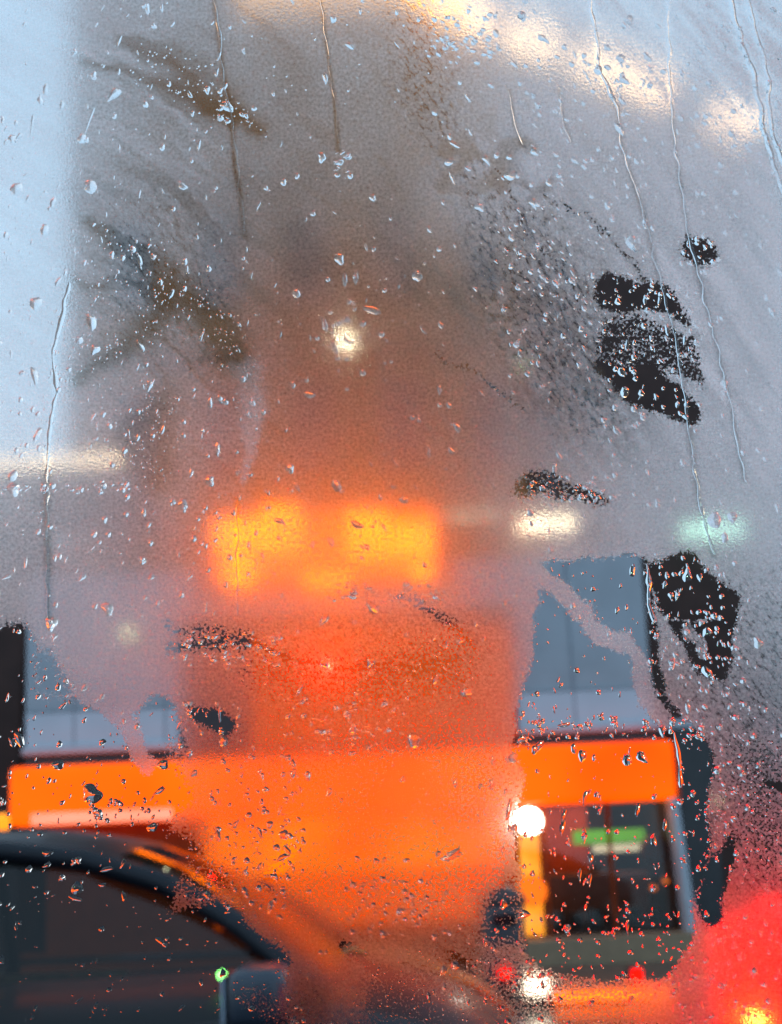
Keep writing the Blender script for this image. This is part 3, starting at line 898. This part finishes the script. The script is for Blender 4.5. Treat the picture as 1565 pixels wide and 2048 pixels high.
# run-down trails are clearer
RIVS = [([(428, 0), (440, 90), (447, 150), (462, 220), (470, 330), (482, 400), (490, 470)], 3.2, 'thin wavering water trail from the top across the mauve streaks'),
        ([(640, -20), (655, 100), (668, 190), (678, 300)], 2.6, 'faint straight water trail over the brown top centre'),
        ([(1335, -20), (1341, 180), (1352, 300), (1376, 460), (1400, 560), (1434, 690), (1460, 800), (1490, 960)], 3.6, 'long pale water trail through the small speckled wiped patch'),
        ([(1182, -10), (1200, 140), (1236, 215), (1243, 290), (1260, 340), (1292, 440), (1310, 520), (1345, 640), (1370, 780), (1385, 900), (1398, 1000), (1428, 1110)], 4.2,
         'long wavering water trail across the two big wiped patches'),
        ([(1458, -20), (1474, 50), (1480, 80), (1510, 150), (1515, 200), (1530, 270), (1562, 370), (1590, 470)], 6.0, 'thick dark edged water trail, inner of the upper pair'),
        ([(1490, -20), (1507, 50), (1530, 120), (1540, 180), (1534, 210), (1545, 260), (1575, 340), (1610, 460)], 5.2, 'thick dark edged water trail, outer of the upper pair'),
        ([(140, 560), (128, 620), (108, 700), (112, 780), (96, 900), (92, 1000), (96, 1120), (98, 1250)], 5.0, 'long water trail down the left side ending in a heavy drop'),
        ([(1020, 180), (1030, 250), (1045, 290)], 2.6, 'short pale water trail above the finger smudges'),
        ([(1118, 180), (1132, 250), (1145, 285)], 2.4, 'short pale water trail right of the finger smudges'),
        ([(1292, 1128), (1302, 1170), (1298, 1210), (1312, 1245)], 5.0, 'short thick water trail on the left edge of the navy wiped patch'),
        ([(1348, 1465), (1356, 1500), (1362, 1575)], 4.0, 'short orange glinting water trail at the right end of the fascia'),
        ([(476, 1000), (474, 1100), (476, 1230)], 2.6, 'faint straight water trail through the amber sign glow'),
        ([(1045, 420), (1080, 520), (1120, 610), (1150, 690)], 2.6, 'slanting thin water trail over the mottled brown edge')]
for pts, w, _ in RIVS:
    st = stroke(pts, w * 1.6, 2, warp=False)
    veil = veil * (1 - .35 * st)
    fog = fog * (1 - .3 * st)
veil = np.clip(veil * .84 - .03, 0, .95)
fog = np.clip(fog, 0, 1)
clear = np.clip(clear, 0, 1)


def grid_mesh(name, z, back=None):
    ny, nx = PX.shape
    v = np.zeros((ny * nx, 3))
    v[:, 0] = ((PX - CX) * U).ravel()
    v[:, 1] = (-(PY - CY) * U).ravel()
    v[:, 2] = z
    i = np.arange(ny - 1)[:, None] * nx + np.arange(nx - 1)[None, :]
    f = np.stack([i, i + nx, i + nx + 1, i + 1], -1).reshape(-1, 4)
    nv = len(v)
    if back is not None:
        cor = [0, (ny - 1) * nx, ny * nx - 1, nx - 1]
        bv = v[cor].copy()
        bv[:, 2] = back
        v = np.vstack([v, bv])
        f = np.vstack([f, [[nv + 3, nv + 2, nv + 1, nv]]])
    me = bpy.data.meshes.new(name)
    me.vertices.add(len(v))
    me.vertices.foreach_set('co', v.ravel())
    me.loops.add(len(f) * 4)
    me.loops.foreach_set('vertex_index', f.ravel().astype(np.int32))
    me.polygons.add(len(f))
    me.polygons.foreach_set('loop_start', np.arange(0, len(f) * 4, 4, dtype=np.int32))
    me.polygons.foreach_set('loop_total', np.full(len(f), 4, dtype=np.int32))
    me.update(calc_edges=True)
    me.validate()
    at_ = me.attributes.new('mist', 'FLOAT_COLOR', 'POINT')
    c_ = np.zeros((len(v), 4))
    c_[:nv, 0] = veil.ravel()
    c_[:nv, 1] = fog.ravel()
    c_[:nv, 2] = clear.ravel()
    c_[:, 3] = 0
    c_[:nv, 3] = np.clip(global_mot, 0, 1).ravel()
    at_.data.foreach_set('color', c_.ravel())
    a2 = me.attributes.new('scatter', 'FLOAT', 'POINT')
    sc_ = np.ones(len(v))
    sc_[:nv] = scatter.ravel()
    a2.data.foreach_set('value', sc_)
    return me


def mist_nodes(t):
    """(veil, fog, wiped) sockets; the wiped share breaks up into specks"""
    a = t.nodes.new('ShaderNodeAttribute')
    a.attribute_name = 'mist'
    sp = t.nodes.new('ShaderNodeSeparateColor')
    t.links.new(a.outputs['Color'], sp.inputs[0])
    tc = t.nodes.new('ShaderNodeTexCoord')

    def noise(s, d=3):
        n_ = t.nodes.new('ShaderNodeTexNoise')
        n_.inputs['Scale'].default_value = s
        n_.inputs['Detail'].default_value = d
        t.links.new(tc.outputs['Object'], n_.inputs['Vector'])
        return n_.outputs['Fac']

    def mth(op, a_, b_=None, clamp=False):
        m_ = t.nodes.new('ShaderNodeMath')
        m_.operation = op
        m_.use_clamp = clamp
        for k, q in enumerate((a_, b_)):
            if q is None: continue
            if isinstance(q, (int, float)): m_.inputs[k].default_value = q
            else: t.links.new(q, m_.inputs[k])
        return m_.outputs[0]
    n1 = noise(1100, 4)
    # wiped = smoothstep of (clear + (noise-.5)*1.3)
    q = mth('ADD', sp.outputs[2], mth('MULTIPLY', mth('SUBTRACT', n1, .5), 1.9))
    wiped = mth('MULTIPLY', mth('SUBTRACT', q, .42), 7.0, True)
    gate = mth('MULTIPLY', sp.outputs[2], 12., True)
    wiped = mth('MULTIPLY', wiped, gate)
    keep = mth('SUBTRACT', 1.0, wiped)
    fine = noise(1500, 3)
    mp = t.nodes.new('ShaderNodeMapping')
    mp.vector_type = 'TEXTURE'
    mp.inputs['Rotation'].default_value = (0, 0, R(-52))
    mp.inputs['Scale'].default_value = (1.7, .8, 1)
    t.links.new(tc.outputs['Object'], mp.inputs[0])
    nm = t.nodes.new('ShaderNodeTexNoise')
    nm.inputs['Scale'].default_value = 620
    nm.inputs['Detail'].default_value = 6
    nm.inputs['Roughness'].default_value = .68
    t.links.new(mp.outputs[0], nm.inputs['Vector'])
    spots = mth('MULTIPLY', mth('MULTIPLY', mth('SUBTRACT', nm.outputs['Fac'], .50), 9., True), a.outputs['Alpha'])
    thin = mth('SUBTRACT', 1., mth('MULTIPLY', spots, .80))
    keep = mth('MULTIPLY', keep, thin)
    v = mth('MULTIPLY', mth('MULTIPLY', mth('ADD', sp.outputs[0], .003), mth('ADD', .15, mth('MULTIPLY', fine, 1.7))), keep, True)
    f = mth('MULTIPLY', sp.outputs[1], mth('ADD', mth('MULTIPLY', keep, .75), mth('MULTIPLY', mth('SUBTRACT', 1.0, wiped), .25)))
    return v, f, wiped, noise, mth, tc


# glass whose misted inner face blurs what is seen through it
mg = bpy.data.materials.new('misted_glass')
mg.use_nodes = True
t = mg.node_tree
t.nodes.remove(t.nodes['Principled BSDF'])
out_ = t.nodes['Material Output']
v_, f_, wi_, noise_, mth_, tc_ = mist_nodes(t)
r1 = t.nodes.new('ShaderNodeBsdfRefraction')
r1.distribution = 'GGX'
r1.inputs['IOR'].default_value = 1.45
r2 = t.nodes.new('ShaderNodeBsdfRefraction')
r2.distribution = 'BECKMANN'
r2.inputs['IOR'].default_value = 1.45
t.links.new(mth_('MULTIPLY', f_, .055), r1.inputs['Roughness'])
r3 = t.nodes.new('ShaderNodeBsdfRefraction')
r3.distribution = 'GGX'
r3.inputs['IOR'].default_value = 1.45
t.links.new(mth_('MULTIPLY', f_, .24), r3.inputs['Roughness'])
mx0 = t.nodes.new('ShaderNodeMixShader')
t.links.new(mth_('MULTIPLY', f_, .40), mx0.inputs[0])
t.links.new(r1.outputs[0], mx0.inputs[1])
t.links.new(r3.outputs[0], mx0.inputs[2])
t.links.new(mth_('MULTIPLY', f_, .66), r2.inputs['Roughness'])
vo = t.nodes.new('ShaderNodeTexVoronoi')
vo.inputs['Scale'].default_value = 1500
t.links.new(tc_.outputs['Object'], vo.inputs['Vector'])
hgt_ = mth_('ADD', mth_('MULTIPLY', vo.outputs['Distance'], -.6), mth_('MULTIPLY', noise_(1300, 3), 1.6))
bp = t.nodes.new('ShaderNodeBump')
bp.inputs['Distance'].default_value = .00012
t.links.new(mth_('ADD', mth_('MULTIPLY', f_, .11), .012), bp.inputs['Strength'])
t.links.new(hgt_, bp.inputs['Height'])
t.links.new(bp.outputs[0], r1.inputs['Normal'])
scat = t.nodes.new('ShaderNodeAttribute')
scat.attribute_name = 'scatter'
mx = t.nodes.new('ShaderNodeMixShader')
t.links.new(mth_('MULTIPLY', f_, mth_('MULTIPLY', scat.outputs['Fac'], mth_('ADD', .02, mth_('MULTIPLY', noise_(1000, 4), .86)))), mx.inputs[0])
t.links.new(mx0.outputs[0], mx.inputs[1])
t.links.new(r2.outputs[0], mx.inputs[2])
t.links.new(mx.outputs[0], out_.inputs[0])

# plain rear face of the glass
mc = bpy.data.materials.new('clean_glass_face')
mc.use_nodes = True
t = mc.node_tree
t.nodes.remove(t.nodes['Principled BSDF'])
rf = t.nodes.new('ShaderNodeBsdfRefraction')
rf.inputs['IOR'].default_value = 1.45
rf.inputs['Roughness'].default_value = 0
t.links.new(rf.outputs[0], t.nodes['Material Output'].inputs[0])

# the mist itself
mv = bpy.data.materials.new('mist_film')
mv.use_nodes = True
t = mv.node_tree
t.nodes.remove(t.nodes['Principled BSDF'])
v_, f_, wi_, noise_, mth_, tc_ = mist_nodes(t)
tl_ = t.nodes.new('ShaderNodeBsdfTranslucent')
tl_.inputs[0].default_value = (.78, .92, .99, 1)
tp = t.nodes.new('ShaderNodeBsdfTransparent')
mx = t.nodes.new('ShaderNodeMixShader')
t.links.new(v_, mx.inputs[0])
t.links.new(tp.outputs[0], mx.inputs[1])
t.links.new(tl_.outputs[0], mx.inputs[2])
t.links.new(mx.outputs[0], t.nodes['Material Output'].inputs[0])

win = bpy.data.objects.new('car_window', None)
col.objects.link(win)
win.matrix_world = PM
tag(win, 'misted car window streaked with rain and wiped in patches', 'window')
me = grid_mesh('glass_pane', 0., -.0004)
me.materials.append(mg)
me.materials.append(mc)
mi_ = np.zeros(len(me.polygons), dtype=np.int32)
mi_[-1] = 1
me.polygons.foreach_set('material_index', mi_)
pane = link('glass_pane', me, None, win)
film = link('condensation', grid_mesh('condensation', -.0006), mv, win)
# rubber seal and frame round the pane, outside the picture
xa, ya = P(GX0, GY0)
xb, yb = P(GX1, GY1)
sb = MB()
for (u0, v0, u1, v1) in ((xa - .03, ya - .004, xb + .03, ya + .03), (xa - .03, yb - .03, xb + .03, yb + .004), (xa - .03, yb, xa + .004, ya), (xb - .004, yb, xb + .03, ya)):
    sb.box(u0, v0, -.008, u1, v1, .006, .003)
sb.build('window_seal', M['rubber'], win)
dp = MB().box(xa - .35, yb - .70, -.10, xb + .25, yb - .032, -.01, .03)
dp.build('door_panel', M['car_grey'], win)
MB().box(xa - .14, yb - .03, -.05, xa - .032, ya + .08, -.01, .01).build('door_pillar', M['dark_trim'], win)
MB().box(xb + .032, yb - .03, -.05, xb + .14, ya + .08, -.01, .01).build('door_pillar', M['dark_trim'], win)
MB().box(xa - .14, ya + .032, -.05, xb + .14, ya + .08, -.012, .01).build('roof_edge', M['dark_trim'], win)

# ---------------------------------------------------------------- water on the glass
mw = bpy.data.materials.new('water')
mw.use_nodes = True
t = mw.node_tree
p = t.nodes['Principled BSDF']
p.inputs['Base Color'].default_value = (1, 1, 1, 1)
p.inputs['Roughness'].default_value = 0
p.inputs['IOR'].default_value = 1.33
p.inputs['Transmission Weight'].default_value = 1


def drop_verts(Lh, Wh, hgt, nr, ns, rng, tear=0., wob=.12, bend=0.):
    """one drop: a dome on an uneven outline; local x along its length"""
    ph = rng.random(4) * 6.28
    a = np.arange(ns) / ns * 2 * math.pi
    out = 1 + wob * (np.sin(2 * a + ph[0]) * .5 + np.sin(3 * a + ph[1]) * .6 + np.sin(5 * a + ph[2]) * .35)
    vs = []
    for k in range(nr):
        s = 1 - k / nr
        zz_ = hgt * (1 - s ** 2.1) ** .88
        x = np.cos(a) * Lh * out * s
        wy = Wh * out * s * (1 - tear * np.cos(a) * .8)
        y = np.sin(a) * wy + bend * (x / Lh) ** 2 * Wh
        vs.append(np.stack([x, y, np.full(ns, zz_)], -1))
    top_ = np.array([[Lh * .1 * tear, 0, hgt]])
    v = np.vstack(vs + [top_, vs[0]])
    f = []
    for k in range(nr - 1):
        for j in range(ns):
            f.append((k * ns + j, k * ns + (j + 1) % ns, (k + 1) * ns + (j + 1) % ns, (k + 1) * ns + j))
    tri = [((nr - 1) * ns + j, (nr - 1) * ns + (j + 1) % ns, nr * ns) for j in range(ns)]
    b0 = nr * ns + 1
    tri.append(tuple(range(b0 + ns - 1, b0 - 1, -1)))
    return v, f, tri


def mesh_from(name, v, f, smooth=True):
    me = bpy.data.meshes.new(name)
    me.from_pydata([tuple(x) for x in v], [], f)
    me.update()
    if smooth:
        me.polygons.foreach_set('use_smooth', [len(q) < 5 for q in f])
    me.materials.append(mw)
    return me


ZD = .00006
# hand-placed drops from the photo: x, y, half length, half width, angle (deg from the vertical, + leans right at the top)
HAND = [(92, 178, 13, 5, 5), (82, 205, 10, 6, -20), (228, 190, 16, 9, 50), (165, 278, 10, 9, 10), (180, 240, 30, 2.5, 20), (35, 378, 14, 12, 0), (182, 374, 14, 13, -30),
        (106, 406, 12, 5, 25), (398, 290, 12, 3.5, 8), (65, 250, 22, 3, 8), (280, 520, 14, 4, -12), (365, 372, 12, 6, -45), (72, 608, 13, 12, 10), (184, 645, 18, 9, -15),
        (190, 700, 12, 8, 30), (280, 692, 13, 6, -35), (70, 752, 20, 6, -12), (300, 772, 12, 6, 10), (75, 870, 15, 6, 25), (28, 980, 14, 12, 0), (366, 1008, 12, 9, -10),
        (288, 1025, 9, 5, 0), (286, 1122, 9, 6, 10), (216, 1218, 16, 10, -30), (103, 1248, 16, 11, 5), (185, 1588, 20, 19, 0), (115, 1530, 14, 9, 80), (325, 1530, 13, 9, 70),
        (448, 1484, 10, 9, 0), (40, 1480, 18, 8, -25), (25, 1485, 10, 6, -30), (320, 1582, 13, 5, 60), (195, 1625, 14, 7, -40), (305, 1655, 12, 8, 60), (436, 1672, 12, 6, 0),
        (97, 1706, 11, 6, 80), (95, 1730, 9, 5, 60), (125, 1757, 8, 5, 60), (214, 1738, 14, 5, 75), (152, 1797, 15, 5, -75), (155, 1775, 13, 12, 0), (205, 1770, 8, 4, 80),
        (322, 1882, 12, 5, -50), (248, 1792, 10, 4, 0), (415, 1790, 9, 7, 0), (745, 1215, 16, 9, -40), (705, 1192, 14, 6, 85), (648, 1240, 12, 7, 40), (828, 1480, 16, 12, -20),
        (932, 1385, 12, 9, 70), (673, 970, 12, 9, -20), (715, 1050, 14, 6, -60), (808, 1000, 10, 6, 85), (560, 1042, 12, 5, -60), (650, 1330, 10, 7, -40), (600, 1380, 14, 3, 30),
        (1240, 258, 16, 7, -35), (1265, 488, 16, 11, -20), (1430, 1042, 16, 14, -30), (1465, 1035, 12, 9, -20), (1450, 1075, 10, 7, 0), (1088, 78, 13, 6, -60), (1242, 118, 9, 9, 0),
        (1216, 97, 9, 5, -60), (1295, 115, 12, 5, -35), (1555, 210, 10, 7, -20), (1020, 352, 13, 8, 80), (898, 325, 9, 7, 60), (1070, 305, 10, 6, -50), (910, 290, 12, 4, -60),
        (905, 355, 14, 4, -25), (1165, 1512, 13, 8, 0), (1255, 1520, 12, 10, -10), (1285, 1515, 14, 9, -40), (1325, 1462, 12, 7, 0), (1080, 1490, 12, 6, 30), (1070, 1500, 10, 6, 0),
        (1045, 1478, 13, 7, 80), (1128, 1450, 13, 4, 80), (1148, 1498, 10, 6, 0), (1026, 1515, 12, 8, 0), (1128, 1630, 13, 4, 15), (1125, 1655, 16, 5, 10), (1170, 1595, 16, 4, 12),
        (1275, 1620, 13, 5, 8), (1307, 1680, 13, 6, -8), (1182, 1715, 12, 5, -8), (1170, 1670, 16, 3, 0), (985, 1568, 12, 6, 5), (1018, 1620, 22, 5, 12), (1048, 1828, 14, 8, 80),
        (1330, 1650, 13, 4, 5), (1160, 1750, 14, 3, 0), (1180, 1760, 14, 3, 4), (1255, 1855, 16, 3, 0), (1435, 1540, 8, 8, 0), (987, 1520, 9, 5, 0), (905, 1712, 22, 10, 70),
        (1505, 1940, 14, 5, 0), (1110, 940, 14, 4, 0), (1375, 1150, 14, 9, 10), (1400, 1155, 8, 6, 0), (1330, 1170, 9, 4, 15), (1355, 1190, 12, 4, 10), (1415, 1345, 13, 9, -40),
        (1265, 1140, 14, 5, 5), (1255, 690, 13, 4, 10), (1335, 660, 14, 4, -10), (1370, 680, 12, 4, 5), (1290, 600, 10, 4, 0), (1320, 600, 9, 4, 10), (1250, 785, 11, 9, 0),
        (690, 560, 14, 5, 0), (712, 555, 14, 5, 0), (650, 650, 14, 5, -15), (690, 640, 12, 5, 50), (745, 620, 20, 7, -70), (670, 695, 14, 5, -20), (1545, 625, 12, 5, -30),
        (455, 214, 16, 8, -60), (700, 92, 10, 5, -50), (680, 325, 9, 6, 60), (440, 1430, 16, 3, 0), (620, 790, 12, 6, -70), (880, 780, 10, 4, 0), (915, 855, 12, 5, -20),
        (565, 1715, 14, 5, 60), (575, 1700, 10, 5, -40), (540, 1815, 13, 5, 10), (435, 900, 14, 5, 0), (420, 805, 12, 5, 0), (540, 1650, 9, 6, 0), (520, 1665, 12, 5, -30)]
lab = 'clear raindrop on the misted window, one of hundreds scattered over it'
grp = 'raindrops on the window'
placed = []
protos = []
for k in range(42):
    rng = np.random.default_rng(100 + k)
    asp = [1.15, 1.5, 2.1, 3.2, 4.6, 7.0][k % 6]
    v, f, tri = drop_verts(asp, 1., .62 if asp < 4 else .7, 7, 22, rng, tear=.5 * rng.random(), wob=.10 + .12 * rng.random(), bend=(rng.random() - .5) * (.9 if asp > 2 else .2))
    protos.append((asp, mesh_from('raindrop', v * .001, f + tri)))


def place_drop(px, py, hl, hw, deg, k):
    asp = hl / hw
    cand = sorted(range(len(protos)), key=lambda q: abs(math.log(protos[q][0] / asp)) + .02 * ((q * 7 + k * 13) % 11))
    a_, me_ = protos[cand[k % 4]]
    o = bpy.data.objects.new('raindrop', me_)
    col.objects.link(o)
    x, y = P(px, py)
    rot = R(90 - deg) + (math.pi if k % 5 == 0 else 0) + math.pi
    sx_ = hl * U / (a_ * .001)
    sy_ = hw * U / .001
    o.matrix_world = PM @ Matrix.Translation((x, y, ZD)) @ Matrix.Rotation(rot, 4, 'Z') @ Matrix.Diagonal((sx_, sy_, min(sx_, sy_) * .85, 1))
    tag(o, lab, 'raindrop', grp)
    placed.append((px, py, hl))


for k, h in enumerate(HAND): place_drop(*h, k)


def lean(px, py):
    """mean lean of the strokes: to the right on the left part, to the left on the right part"""
    return float(np.interp(px, [0, 300, 600, 900, 1565], [22, 14, -5, -30, -28])) if py < 1150 else float(np.interp(px, [0, 400, 1000, 1565], [30, 25, 5, 10]))


rr_ = random.Random(5)
k = len(HAND)
while len(placed) < 292:
    px, py = rr_.uniform(-20, 1585), rr_.uniform(-20, 2068)
    hl = rr_.uniform(7, 12)
    hw = hl / rr_.choice([1.3, 1.8, 2.4, 3.2, 4.0])
    if any(abs(px - a) < 22 and abs(py - b) < 26 for a, b, _ in placed): continue
    if 380 < px < 1000 and 1500 < py < 1800 and rr_.random() < .6: continue
    place_drop(px, py, hl, hw, lean(px, py) + rr_.gauss(0, 14), k)
    k += 1

# small drops and mist beads: nobody could count them
AV, AF = [], []
off = 0


def add_small(px, py, hl, hw, deg, nr, ns, rng, h=.6):
    global off
    v, f, tri = drop_verts(hl * U, hw * U, min(hl, hw) * U * h, nr, ns, rng, tear=.4 * rng.random(), wob=.16, bend=(rng.random() - .5) * .6)
    a = R(90 - deg)
    c_, s_ = math.cos(a), math.sin(a)
    x, y = P(px, py)
    vv = np.stack([v[:, 0] * c_ - v[:, 1] * s_ + x, v[:, 0] * s_ + v[:, 1] * c_ + y, v[:, 2] + ZD], -1)
    AV.append(vv)
    AF.extend([tuple(q + off for q in face) for face in f + tri])
    off += len(v)


rng = np.random.default_rng(3)


def sample(arr, px, py):
    i = int(np.searchsorted(gy, py))
    j = int(np.searchsorted(gx, px))
    return arr[min(max(i, 0), arr.shape[0] - 1), min(max(j, 0), arr.shape[1] - 1)]


# scattered small strokes everywhere
dens = fbm(120, 90)
cnt = 0
while cnt < 1700:
    px, py = rng.uniform(-150, 1715), rng.uniform(-150, 2198)
    d_ = sample(dens, px, py)
    w_ = 1.0
    if 500 < px < 1000 and py < 1900: w_ = .45
    if px > 1050: w_ = 1.0
    if rng.random() > w_ * (d_ * 2.2 - .4): continue
    hl = rng.uniform(2.6, 7.5)
    add_small(px, py, hl, hl / rng.choice([1.2, 1.7, 2.6, 3.6]), lean(px, py) + rng.normal(0, 16), 4, 12, rng)
    cnt += 1
for q in range(900):
    px, py = rng.uniform(-1450, 3000), rng.uniform(-1050, 2850)
    if -150 < px < 1715 and -150 < py < 2198: continue
    hl = rng.uniform(3, 9)
    add_small(px, py, hl, hl / rng.choice([1.2, 1.7, 2.6]), rng.normal(0, 20), 4, 10, rng)
# clusters on the wet rims
CL = [((1040, 1440), (1420, 1475), 14, 90, 9), ((1050, 1600), (1350, 1880), 60, 80, 0), ((1200, 560), (1400, 850), 45, 110, -10), ((1300, 1120), (1470, 1350), 40, 90, -15),
      ((1360, 480), (1430, 540), 18, 26, -20), ((1040, 950), (1240, 1005), 14, 60, -60), ((640, 580), (780, 720), 50, 30, -30), ((440, 1500), (600, 1700), 45, 90, -30),
      ((380, 1660), (600, 1820), 50, 110, 30), ((700, 1740), (900, 1860), 60, 160, -50), ((950, 1860), (1330, 2000), 50, 80, 20), ((1350, 1850), (1550, 2040), 60, 200, 20),
      ((1360, 1280), (1500, 1760), 50, 140, -30), ((180, 1590), (320, 1650), 22, 40, 20), ((60, 1640), (240, 1790), 40, 20, 70), ((660, 1170), (900, 1200), 16, 70, 80),
      ((360, 1270), (560, 1330), 24, 90, 70), ((560, 1400), (800, 1500), 40, 110, 70), ((380, 980), (560, 1180), 60, 40, 20), ((0, 970), (260, 985), 8, 50, 80),
      ((1380, 0), (1560, 330), 50, 130, -38), ((1050, 120), (1330, 240), 30, 80, -35), ((430, 195), (500, 240), 18, 14, -50), ((660, 300), (710, 345), 16, 20, 70),
      ((1050, 1400), (1090, 1500), 14, 20, 0), ((860, 30), (1000, 120), 40, 90, -50), ((1000, 280), (1300, 700), 50, 170, -40), ((360, 1400), (480, 1500), 20, 26, 0)]
for (x0, y0), (x1, y1), sp, n_, ang in CL:
    for q in range(n_):
        px = rng.uniform(min(x0, x1), max(x0, x1)) + rng.normal(0, sp * .3)
        py = rng.uniform(min(y0, y1), max(y0, y1)) + rng.normal(0, sp * .3)
        hl = rng.uniform(2.4, 7)
        add_small(px, py, hl, hl / rng.choice([1.1, 1.5, 2.4, 3.4]), ang + rng.normal(0, 28), 4, 10, rng, .62)
# beads along the finger wipes and the left
bm2 = np.maximum(beads, .30 * np.exp(-(((PX - 190) / 130) ** 2 + ((PY - 700) / 330) ** 2)))
bm2 = np.maximum(bm2, .22 * np.exp(-(((PX - 60) / 120) ** 2 + ((PY - 1040) / 90) ** 2)))
bm2 = np.maximum(bm2, .22 * np.exp(-(((PX - 1150) / 150) ** 2 + ((PY - 560) / 260) ** 2)))
bm2 = np.maximum(bm2, .20 * np.exp(-(((PX - 660) / 330) ** 2 + ((PY - 1330) / 110) ** 2)))
bm2 = np.maximum(bm2, .35 * np.clip(clear * (1 - clear) * 4, 0, 1) * (PY > 400))
bm2 = np.maximum(bm2, .035)
tries = rng.uniform([-100, -100], [1665, 2148], (42000, 2))
keep_ = rng.random(42000)
made = 0
for (px, py), kk in zip(tries, keep_):
    if kk > sample(bm2, px, py): continue
    hl = rng.uniform(1.2, 2.9)
    add_small(px, py, hl, hl / rng.uniform(1, 1.5), rng.uniform(-60, 60), 2, 6, rng, .55)
    made += 1
print('beads', made)
sm = mesh_from('water_beads', np.vstack(AV), AF)
so_ = bpy.data.objects.new('water_beads', sm)
col.objects.link(so_)
so_.matrix_world = PM
tag(so_, 'fine water beads and specks of rain all over the misted window', 'water beads', kind='stuff')

# run-down trails
for q, (pts, w, label) in enumerate(RIVS):
    rg = np.random.default_rng(500 + q)
    # resample with wiggle
    P_ = [Vector(p) for p in pts]
    fine_ = []
    for a, b in zip(P_, P_[1:]):
        n_ = max(2, int((b - a).length / 6))
        for k in range(n_): fine_.append(a.lerp(b, k / n_))
    fine_.append(P_[-1])
    n_ = len(fine_)
    wig = np.convolve(rg.normal(0, 1.6, n_ + 12), np.hanning(9) / 4, 'valid')[:n_]
    wd = 1 + (.15 if q in (4, 5) else .6) * np.convolve(rg.normal(0, 1, n_ + 12), np.hanning(7) / 3, 'valid')[:n_]
    vs, fs = [], []
    ns = 9
    for i, p_ in enumerate(fine_):
        d = (fine_[min(i + 1, n_ - 1)] - fine_[max(i - 1, 0)]).normalized()
        nrm = Vector((-d.y, d.x))
        c_ = p_ + nrm * float(wig[i]) * 2.4
        ww = w * (.85 if q in (4, 5, 9, 10) else .68) * max(.35, float(wd[i])) * min(1, (i + 1) / 4, (n_ - i) / 2)
        if q == 6 and i > n_ - 6: ww *= 1.6
        for j in range(ns):
            s = j / (ns - 1) * 2 - 1
            x, y = P(c_.x + nrm.x * s * ww, c_.y + nrm.y * s * ww)
            vs.append((x, y, ZD + ww * U * (.5 if q in (4, 5, 9, 10) else .22) * max(0, 1 - s * s)))
    for i in range(n_ - 1):
        for j in range(ns - 1):
            fs.append((i * ns + j, i * ns + j + 1, (i + 1) * ns + j + 1, (i + 1) * ns + j))
    nv_ = len(vs)
    for i in range(n_): vs += [vs[i * ns], vs[i * ns + ns - 1]]
    for i in range(n_ - 1): fs.append((nv_ + 2 * i, nv_ + 2 * i + 2, nv_ + 2 * i + 3, nv_ + 2 * i + 1))
    me_ = mesh_from('water_trail', vs, fs)
    me_.polygons.foreach_set('use_smooth', [k < (n_ - 1) * (ns - 1) for k in range(len(fs))])
    if me_.polygons[3].normal.z < 0: me_.flip_normals()
    o = bpy.data.objects.new('water_trail', me_)
    col.objects.link(o)
    o.matrix_world = PM
    tag(o, label, 'water trail', 'water trails running down the window')
